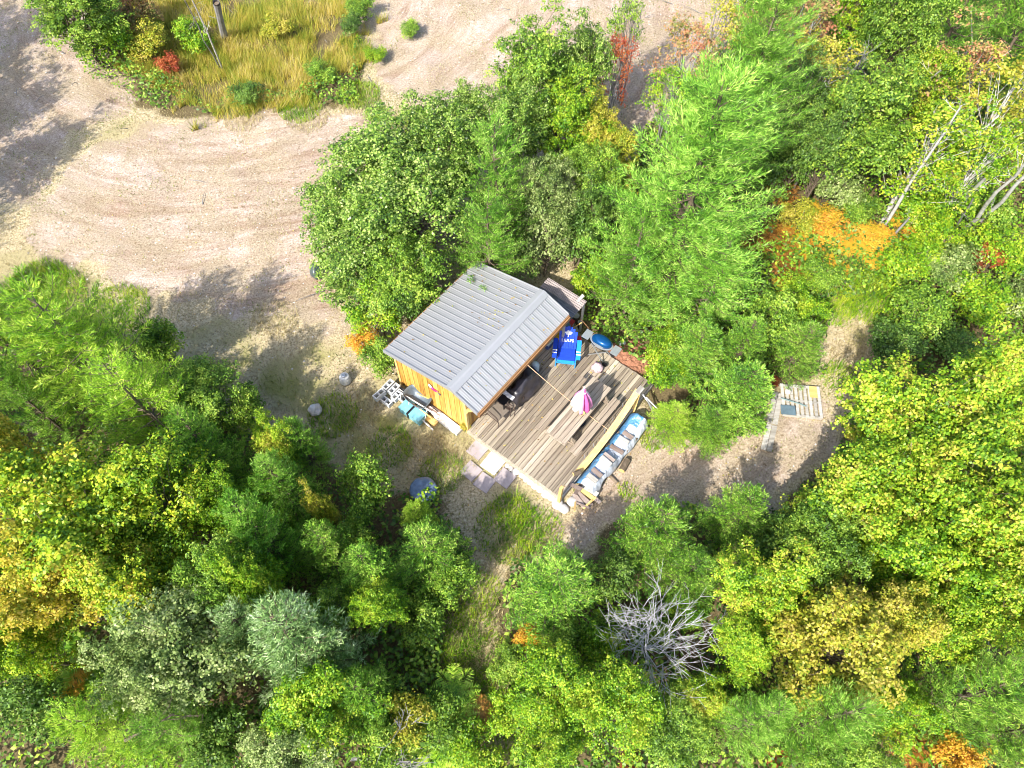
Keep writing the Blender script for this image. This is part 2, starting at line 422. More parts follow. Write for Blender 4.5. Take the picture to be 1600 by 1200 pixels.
def blades(P, h, w, lean, rng, z0=None):
    """grass: one thin triangle per blade"""
    n = len(P); z = ground_z(P) if z0 is None else z0
    a = rng.uniform(0, 2 * np.pi, n); h = h * rng.uniform(.5, 1.3, n); w = w * rng.uniform(.6, 1.4, n)
    lx, ly = lean[0] + rng.normal(0, .35, n), lean[1] + rng.normal(0, .35, n)
    b = np.column_stack([P, z]); s = np.column_stack([np.cos(a) * w / 2, np.sin(a) * w / 2, np.zeros(n)])
    t = b + np.column_stack([lx * h, ly * h, h])
    v = np.stack([b - s, b + s, t], 1).reshape(-1, 3)
    return v, np.arange(n * 3).reshape(-1, 3)
def dyard(P): return dist_poly(P, YARD)
M_DRYB = leaf_mat('dry_grass', [(.26,.21,.09),(.42,.35,.17),(.56,.47,.27),(.36,.36,.12)], transl=.2, rough=.7, clump=1.0)
M_GREENB = leaf_mat('green_grass', [(.12,.15,.03),(.22,.26,.06),(.34,.36,.10),(.48,.44,.20)], transl=.3, rough=.6, clump=1.4)
M_GOLDB = leaf_mat('golden_grass', [(.10,.20,.02),(.30,.36,.04),(.50,.46,.06),(.62,.46,.10),(.66,.56,.24)], transl=.35, rough=.55, clump=.9)
# short turf over the yard, thinner on the sand
P = scatter(330000, -24, 14, 1, 34, in_view)
P = P[dyard(P) < .4]
s_ = np.min([dist_poly(P, s) for s in SAND], axis=0)
keep = RNG.random(len(P)) < np.where(s_ < 0, .30 * sstep(.45, .7, fbm(P, .9, 21)) + .05, .25 + .75 * fbm(P, 1.2, 22))
P = P[keep]; g_ = fbm(P, .7, 23) > .55
v, t = blades(P[g_], .08, .026, (0, 0), RNG); stuff_mesh('green_turf', v, t=t, mat=M_GREENB, label='short green grass growing in patches over the yard')
v, t = blades(P[~g_], .07, .026, (0, 0), RNG); stuff_mesh('dry_turf', v, t=t, mat=M_DRYB, label='short straw-coloured grass over the yard')
# tall golden grass at the top left, and looser tussocks elsewhere
P = scatter(380000, -26, -2, 18, 38, lambda P: (dist_poly(P, GOLD) + (fbm(P, 1, 31) - .5) * 3.2 < 0))
P = P[RNG.random(len(P)) < sstep(.25, .55, fbm(P, .9, 32))]
wl_ = (fbm(P, 1.3, 61) - .5) * 2.0; P = P + (np.stack([fbm(P, 2.2, 62), fbm(P, 2.2, 63)], 1) - .5) * .5
v, t = blades(P, .30 + .45 * fbm(P, .8, 64), .019, (wl_ * .5 + .1, .15 - wl_ * .4), RNG); stuff_mesh('tall_grass', v, t=t, mat=M_GOLDB, label='tall golden grass on the bank at the top left')
cs = [(at(x, y), r) for x, y, r in ((1330,440,1.6),(1380,470,1.3),(1440,395,1.1),(1300,480,.8),(700,1010,.8),(665,1050,.9),(720,1110,.8),(650,190,.8),(560,150,.9),(745,930,.7),(735,975,.7),(755,1035,.8),(775,1090,.8),(770,1150,.9),(610,700,.7),(520,650,.8),(690,740,.7),(840,830,.7),(795,830,1.0),(800,800,.6),(745,670,.35),(590,180,.5),(470,170,.9),(180,490,1.2),(60,470,1.6),(60,440,1.0),(1310,590,.6),(1020,690,.4),(980,770,.3))]
pp = []
for c, r in cs:
    n = int(1500 * r * r); a = RNG.uniform(0, 6.28, n); q = r * np.sqrt(RNG.random(n)); pp.append(np.column_stack([c.x + np.cos(a) * q, c.y + np.sin(a) * q]))
P = np.concatenate(pp)
v, t = blades(P, .22, .022, (.05, .1), RNG); o = stuff_mesh('grass_tussocks', v, t=t, mat=PAL['lime'], label='lime green tussocks along the edges of the yard')
pp = []
for x, y, r in ((745,955,.7),(750,1000,.8),(760,1050,.8),(770,1100,.8),(735,915,.6),(725,1010,.7),(790,880,.6),(700,720,.9),(670,715,.8),(560,640,.8),(430,500,.8),(1330,560,.7),(1345,520,.7),(560,160,.9),(600,190,.7),(480,185,.9),(380,185,.8)):
    c = at(x, y); n = int(1100 * r * r); a = RNG.uniform(0, 6.28, n); q = r * np.sqrt(RNG.random(n)); pp.append(np.column_stack([c.x + np.cos(a) * q, c.y + np.sin(a) * q]))
P = np.concatenate(pp)
v, t = blades(P, .16, .018, (.05, .05), RNG); stuff_mesh('straw_tussocks', v, t=t, mat=M_DRYB, label='straw coloured tufts of dead grass on the paths and yard edges')
# low broad-leaved undergrowth over the whole forest floor
def undergrowth(n, dens_seed, lo, hmax, mat, label, Ls, name):
    P = scatter(n, -27, 27, -1, 35, lambda P: in_view(P))
    d = dyard(P); P = P[d + (fbm(P, 1.3, 41) - .5) * .9 > .15]; d = dyard(P)
    P = P[dist_poly(P, GOLD) > -.3]
    rx, ry = P[:, 0] - P0.x, P[:, 1] - P0.y; lu, lw = rx * UX + ry * UY, -rx * UY + ry * UX
    P = P[~((lu > -.5) & (lu < 5.1) & (lw > -4.6) & (lw < 3.1))]
    f = fbm(P, .8, dens_seed, 4); k = RNG.random(len(P)) < sstep(lo, lo + .22, f); P = P[k]; f = f[k]; d = dyard(P)
    hh = (hmax * np.clip(f, 0, 1) * (.45 + .55 * sstep(0, 1.5, d))) * (1 - .55 * RNG.random(len(P)) ** 2)
    C = np.column_stack([P, ground_z(P) + hh]); n = len(P)
    Nr = unit(np.column_stack([RNG.normal(0, .45, n), RNG.normal(0, .45, n), np.ones(n)]))
    D, S = oriented(Nr, RNG); L = RNG.uniform(*Ls, n)
    v, q = leaf_quads(C, D, S, L, L * .62); return stuff_mesh(name, v, q=q, mat=mat, label=label)
undergrowth(190000, 51, .30, 1.1, PAL['deep'], 'dark leafy undergrowth between the trees', (.09, .19), 'undergrowth')
undergrowth(190000, 52, .38, 1.4, PAL['green'], 'mid green leafy undergrowth between the trees', (.08, .17), 'undergrowth')
undergrowth(150000, 53, .42, 1.3, PAL['lime'], 'yellow green low plants between the trees', (.08, .16), 'undergrowth')
# dead sticks and pebbles
mb = MB()
for i in range(420):
    p = Vector((random.uniform(-22, 22), random.uniform(1, 32), 0)); a = random.uniform(0, 6.28); l = random.uniform(.2, 1.1)
    q = p + Vector((math.cos(a) * l, math.sin(a) * l, random.uniform(0, .25) + .03)); 
    if dyard(np.array([[p.x, p.y]]))[0] < .3 and random.random() < .85: continue
    zz = ground_z(np.array([[p.x, p.y]]))[0]; p.z = zz + .03; q.z += zz
    mb.tube([p, (p + q) / 2 + Vector((0, 0, .04)), q], [.018, .013, .006], 3)
tag(mb.build('fallen_twigs', M_DEAD), 'grey fallen twigs lying on the forest floor', kind='stuff')
P = scatter(5200, -22, 12, 4, 33, lambda P: in_view(P) & (dyard(P) < 0))
P = P[RNG.random(len(P)) < .25 + .75 * (np.min([dist_poly(P, s) for s in SAND], axis=0) < .5)]
n = len(P); r = RNG.uniform(.012, .045, n)[:, None]; zc = ground_z(P)
oct_ = np.array([(1, 0, 0), (0, 1, 0), (-1, 0, 0), (0, -1, 0), (0, 0, .7)])
v = (np.column_stack([P, zc])[:, None, :] + oct_[None] * r[:, :, None] * RNG.uniform(.7, 1.3, (n, 5, 1))).reshape(-1, 3)
t = (np.arange(n)[:, None, None] * 5 + np.array([(0, 1, 4), (1, 2, 4), (2, 3, 4), (3, 0, 4)])[None]).reshape(-1, 3)
stuff_mesh('pebbles', v, t=t, mat=leaf_mat('pebble_grey', [(.25,.22,.18),(.42,.38,.33),(.6,.57,.52)], transl=0, rough=.8), label='small pale pebbles scattered over the sand')
# ------------------------------------------------------------------ tree meshes
def tubes_np(segs, n=4):
    """segs: list of (p0, p1, r0, r1) -> verts, quads"""
    A = np.array([s[0] for s in segs], float); B = np.array([s[1] for s in segs], float)
    r0 = np.array([s[2] for s in segs])[:, None]; r1 = np.array([s[3] for s in segs])[:, None]
    D = unit(B - A); up = np.where(np.abs(D[:, 2:3]) > .95, np.array([[1., 0, 0]]), np.array([[0, 0, 1.]]))
    S = unit(np.cross(D, up)); T = np.cross(D, S)
    V = np.zeros((len(A), 2 * n, 3))
    for k in range(n):
        c, s = math.cos(2 * math.pi * k / n), math.sin(2 * math.pi * k / n)
        V[:, k] = A + (S * c + T * s) * r0; V[:, n + k] = B + (S * c + T * s) * r1
    F = np.array([(k, (k + 1) % n, n + (k + 1) % n, n + k) for k in range(n)])
    return V.reshape(-1, 3), (np.arange(len(A))[:, None, None] * 2 * n + F[None]).reshape(-1, 4)
def limb(segs, a, b, r0, r1, rng, k=3, wob=.06):
    """crooked limb of k segments"""
    a = np.array(a, float); b = np.array(b, float); L = np.linalg.norm(b - a); prev = a
    for i in range(1, k + 1):
        t = i / k; p = a + (b - a) * t + (rng.normal(0, wob * L, 3) * (1 if i < k else 0))
        segs.append((prev, p, r0 + (r1 - r0) * (t - 1 / k), r0 + (r1 - r0) * t)); prev = p
def make_broadleaf(seed, R=1.7, H=5.0, nleaf=14000, L=(.06, .12), nl=60, stems=1, squash=.42, gap=.0, lobe=.26):
    """crown of many uneven leafy lobes carried on crooked limbs; returns (crown mesh, trunk mesh)"""
    rng = np.random.default_rng(seed)
    cz = H * .62; hz = H * squash
    lob = []
    for i in range(nl):
        a = rng.uniform(0, 2 * np.pi); c = rng.uniform(-.55, 1.0); rr = math.sqrt(max(0, 1 - c * c))
        k = rng.uniform(.45, .9) * (1 + .16 * math.sin(a * 3 + seed) + .10 * math.sin(a * 5 + seed * 2))
        lob.append((rr * math.cos(a) * R * k, rr * math.sin(a) * R * k, cz + c * hz * k))
    lob = np.array(lob); nbg = 9
    bd = unit(rng.normal(size=(nbg, 3)) * np.array([1, 1, .7]) + np.array([0, 0, .35])) * rng.uniform(.62, 1.12, (nbg, 1)) * np.array([R, R, hz])
    pick = rng.random(nl) < .5; bi = rng.integers(0, nbg, nl)
    bough = np.array([0, 0, cz]) + bd[bi] * rng.uniform(.55, 1.0, (nl, 1)) + rng.normal(0, .13 * R, (nl, 3))
    lob = np.where(pick[:, None], bough, lob * np.array([.9, .9, 1]))
    lr = R * lobe * rng.uniform(.6, 1.35, nl)
    # leaves sit in small tufts on the lobes, so that light falls between them
    nt_ = nl * 16; w = lr ** 2; tl = rng.choice(nl, nt_, p=w / w.sum())
    td = unit(rng.normal(size=(nt_, 3)) + np.array([0, 0, .4]))
    tc_ = lob[tl] + td * (lr[tl] * rng.uniform(.35, 1.2, nt_) ** .7)[:, None] * np.array([1.15, 1.15, .85])
    tr_ = rng.uniform(.55, 1.5, nt_) * (L[0] + L[1]) * .62
    which = rng.choice(nt_, nleaf, p=tr_ / tr_.sum())
    g = rng.normal(size=(nleaf, 3)) * np.array([1, 1, .55]); P = tc_[which] + g * tr_[which][:, None] * .62
    P[:, 2] = np.maximum(P[:, 2], .15 * H * rng.random(nleaf) + .1)
    Nr = unit(td[which] * .45 + unit(g) * .35 + np.array([0, 0, .75]) + rng.normal(0, .5, (nleaf, 3)))
    D, S = oriented(Nr, rng); l = rng.uniform(*L, nleaf)
    v, q = leaf_quads(P, D, S, l, l * .68)
    crown = np_mesh('crown', v, quads=q)
    segs = []
    for s in range(stems):
        a = rng.uniform(0, 6.28); off = np.array([math.cos(a), math.sin(a), 0]) * (0 if stems == 1 else R * .25)
        top = np.array([0, 0, cz + hz * .4]) + off * 1.6
        base = off * .35
        limb(segs, base, top, .035 * H ** .7 / stems ** .4, .012, rng, 5, .02)
        for i in range(s, nl, stems):
            t = min(.95, max(.25, (lob[i][2] - hz * .5) / top[2] * .8)); st = base + (top - base) * t
            limb(segs, st, lob[i], .018, .006, rng, 2, .05)
            for k in range(2):
                e = lob[i] + unit(rng.normal(size=3)) * lr[i] * .9; limb(segs, lob[i], e, .007, .003, rng, 1, 0)
    v, q = tubes_np(segs, 4); return crown, np_mesh('trunk', v, quads=q)
def make_conifer(seed, R=1.3, H=4.5, whorl=.22, nb=8, twig=.34, needle=(.10, .17), dens=26, droop=-.12, power=.8, width=.022, airy=1.0):
    """whorled branches with side twigs set with needle sprays"""
    rng = np.random.default_rng(seed)
    segs = []; limb(segs, (0, 0, 0), (rng.normal(0, .05), rng.normal(0, .05), H), .02 * H, .01, rng, 5, .006)
    A, B = [], []          # twig start / end
    z = H * .12
    while z < H * .985:
        t = z / H; rr = R * (1 - t) ** power + .07
        for k in range(nb if t < .8 else max(4, nb - 2)):
            a = rng.uniform(0, 6.28); L = rr * rng.uniform(.72, 1.12); 
            rise = .55 * t + droop
            st = np.array([0, 0, z + rng.uniform(-.5, .5) * whorl]); mid = st + np.array([math.cos(a), math.sin(a), rise * .6]) * L * .55
            en = st + np.array([math.cos(a + .06), math.sin(a + .06), rise + .12]) * L
            segs.append((st, mid, .012 + .008 * L, .009)); segs.append((mid, en, .009, .003))
            nt_ = max(3, int(L / .085 * airy))
            for j in range(nt_):
                f = (j + .8) / nt_; p = (st + (mid - st) * f / .55) if f < .55 else (mid + (en - mid) * (f - .55) / .45)
                if f < .22 and t < .6: continue
                for sd in (-1, 1):
                    tl = twig * (1.05 - .75 * f) * rng.uniform(.6, 1.2) * min(1, L / .8 + .3)
                    an = a + sd * rng.uniform(.6, 1.05)
                    A.append(p); B.append(p + np.array([math.cos(an), math.sin(an), rise + rng.normal(0, .14)]) * tl)
            A.append(en - (en - mid) * .3); B.append(en + (en - mid) * .1)
        z += whorl * rng.uniform(.75, 1.2)
    for k in range(5):
        A.append(np.array([0, 0, H * .97])); B.append(np.array([rng.normal(0, .04), rng.normal(0, .04), H * 1.02]))
    A, B = np.array(A), np.array(B); TL = np.linalg.norm(B - A, axis=1); cnt = np.maximum(2, (TL * dens).astype(int))
    ti = np.repeat(np.arange(len(A)), cnt); n = len(ti); f = rng.random(n)[:, None]
    P = A[ti] + (B[ti] - A[ti]) * f; ax = unit(B[ti] - A[ti])
    D = unit(ax * .85 + rng.normal(0, .48, (n, 3)) + np.array([0, 0, .25])); l = rng.uniform(*needle, n)
    S = unit(np.cross(D, np.array([-.25, -.35, .9]) + rng.normal(0, .45, (n, 3)))); P = P + D * l[:, None] * .4
    v, q = leaf_quads(P, D, S, l, np.full(n, width) * rng.uniform(.7, 1.4, n), .1)
    tv, tq = tubes_np([(a, b, .004, .002) for a, b in zip(A[::3], B[::3])], 3)
    sv, sq = tubes_np(segs, 5)
    return np_mesh('crown', v, quads=q), np_mesh('trunk', np.concatenate([sv, tv]), quads=np.concatenate([sq, tq + len(sv)]))
def make_bare(seed, H=3.5, spread=1.0, lean=(0, 0), lv=5, r=.05):
    rng = np.random.default_rng(seed); segs = []
    def grow(p, d, L, r, k):
        e = p + d * L; segs.append((p, p + d * L * .5 + rng.normal(0, .04 * L, 3), r, r * .8)); segs.append((segs[-1][1], e, r * .8, r * .6))
        if k == 0: return
        for i in range(rng.integers(2, 5)):
            nd = unit(d + rng.normal(0, .62 * spread, 3) + np.array([0, 0, .05]))
            grow(p + d * L * rng.uniform(.35, 1.0), nd, L * rng.uniform(.55, .85), r * .55, k - 1)
    grow(np.zeros(3), unit(np.array([lean[0], lean[1], 1.0])), H * .34, r, lv)
    v, q = tubes_np(segs, 4); return np_mesh('trunk', v, quads=q)
def make_fern(seed, nf=11, L=.55, up=.5):
    rng = np.random.default_rng(seed); P, D, S, l = [], [], [], []
    for i in range(nf):
        a = i * 2.4 + rng.normal(0, .2); n = 16; o = np.array([math.cos(a), math.sin(a), 0.]); sd = np.array([-o[1], o[0], 0.])
        for j in range(1, n):
            t = j / n; p = o * L * t + np.array([0, 0, up * L * (t * 1.7 - t * t * 1.3) + .05]); w = L * .34 * math.sin(math.pi * min(1, t * .85 + .15)) + .03
            for s in (-1, 1):
                dd = unit(sd * s + o * .5 + np.array([0, 0, -.15]) + rng.normal(0, .1, 3)); P.append(p + dd * w / 2); D.append(dd); S.append(o); l.append(w)
    P, D, S, l = map(np.array, (P, D, S, l)); S = unit(S - (S * D).sum(1)[:, None] * D)
    v, q = leaf_quads(P, D, S, l, l * .10 + .008, .08); return np_mesh('fronds', v, quads=q)

LIB = {
 'alder': [make_broadleaf(10 + i, 1.7, 5, 24000, (.06, .105), 100, stems=3, lobe=.235) for i in range(3)],
 'maple': [make_broadleaf(20 + i, 1.9, 6, 25000, (.065, .12), 84, squash=.40, lobe=.235) for i in range(3)],
 'birch': [make_broadleaf(30 + i, 1.5, 6, 6500, (.07, .12), 60, squash=.46, lobe=.22, stems=1) for i in range(2)],
 'bush':  [make_broadleaf(40 + i, 1.0, 1.8, 5200, (.06, .11), 34, stems=4, squash=.45, lobe=.3) for i in range(2)],
 'sparse': [make_broadleaf(50 + i, 1.3, 5, 3000, (.06, .11), 34, squash=.5, stems=3, lobe=.24) for i in range(2)],
 'spruce': [make_conifer(60 + i, 1.25, 3.6, .17, 8, .32, (.07, .13), 60, .05, .66, .018) for i in range(3)],
 'larch':  [make_conifer(70 + i, 1.9, 5.5, .34, 7, .40, (.10, .19), 46, .04, .55, .018, .95) for i in range(3)],
 'biglarch': [make_conifer(75 + i, 3.0, 9.0, .40, 10, .60, (.12, .24), 34, .0, .48, .018, .8) for i in range(2)],
 'pine':   [make_conifer(80 + i, 1.7, 5.0, .30, 8, .45, (.12, .22), 36, .08, .6, .017, .85) for i in range(2)],
}
SIZE = {'alder': (1.7, 5), 'maple': (1.9, 6), 'birch': (1.5, 6), 'bush': (1.0, 1.8), 'sparse': (1.3, 5), 'spruce': (1.25, 3.6), 'larch': (1.9, 5.5), 'biglarch': (3.0, 9.0), 'pine': (1.7, 5.0)}
KINDNAME = {'alder': ('alder_tree', 'tree'), 'maple': ('maple_tree', 'tree'), 'birch': ('birch_tree', 'tree'), 'bush': ('leafy_bush', 'bush'),
            'sparse': ('young_birch', 'tree'), 'spruce': ('spruce_tree', 'tree'), 'larch': ('larch_tree', 'tree'), 'biglarch': ('larch_tree', 'tree'), 'pine': ('pine_tree', 'tree')}
_count = {}
def plant(kind, px, py, rpx, h, pal, label, tint=(1, 1, 1), group=None):
    cz = .62 * h if kind not in ('spruce', 'larch', 'pine', 'biglarch') else .45 * h
    p = at(px, py, cz); R = rpx * depth_at(p) / F_PX
    i = _count.get(kind, 0); _count[kind] = i + 1
    crown, trunk = LIB[kind][i % len(LIB[kind])]; r0, h0 = SIZE[kind]
    z = float(ground_z(np.array([[p.x, p.y]]))[0])
    nm, cat = KINDNAME[kind]
    e = empty(nm, (p.x, p.y, z - .03), random.uniform(0, 6.28), label, cat, group)
    e.scale = (R / r0, R / r0, h / h0)
    mesh_obj('trunk', trunk, M_BIRCH if kind == 'birch' else M_DEAD if kind == 'sparse' else M_BARK, e)
    c = mesh_obj('crown', crown, PAL[pal], e); j = random.uniform(.92, 1.08); c.color = (tint[0] * j, tint[1] * j, tint[2] * j, 1)
    return e
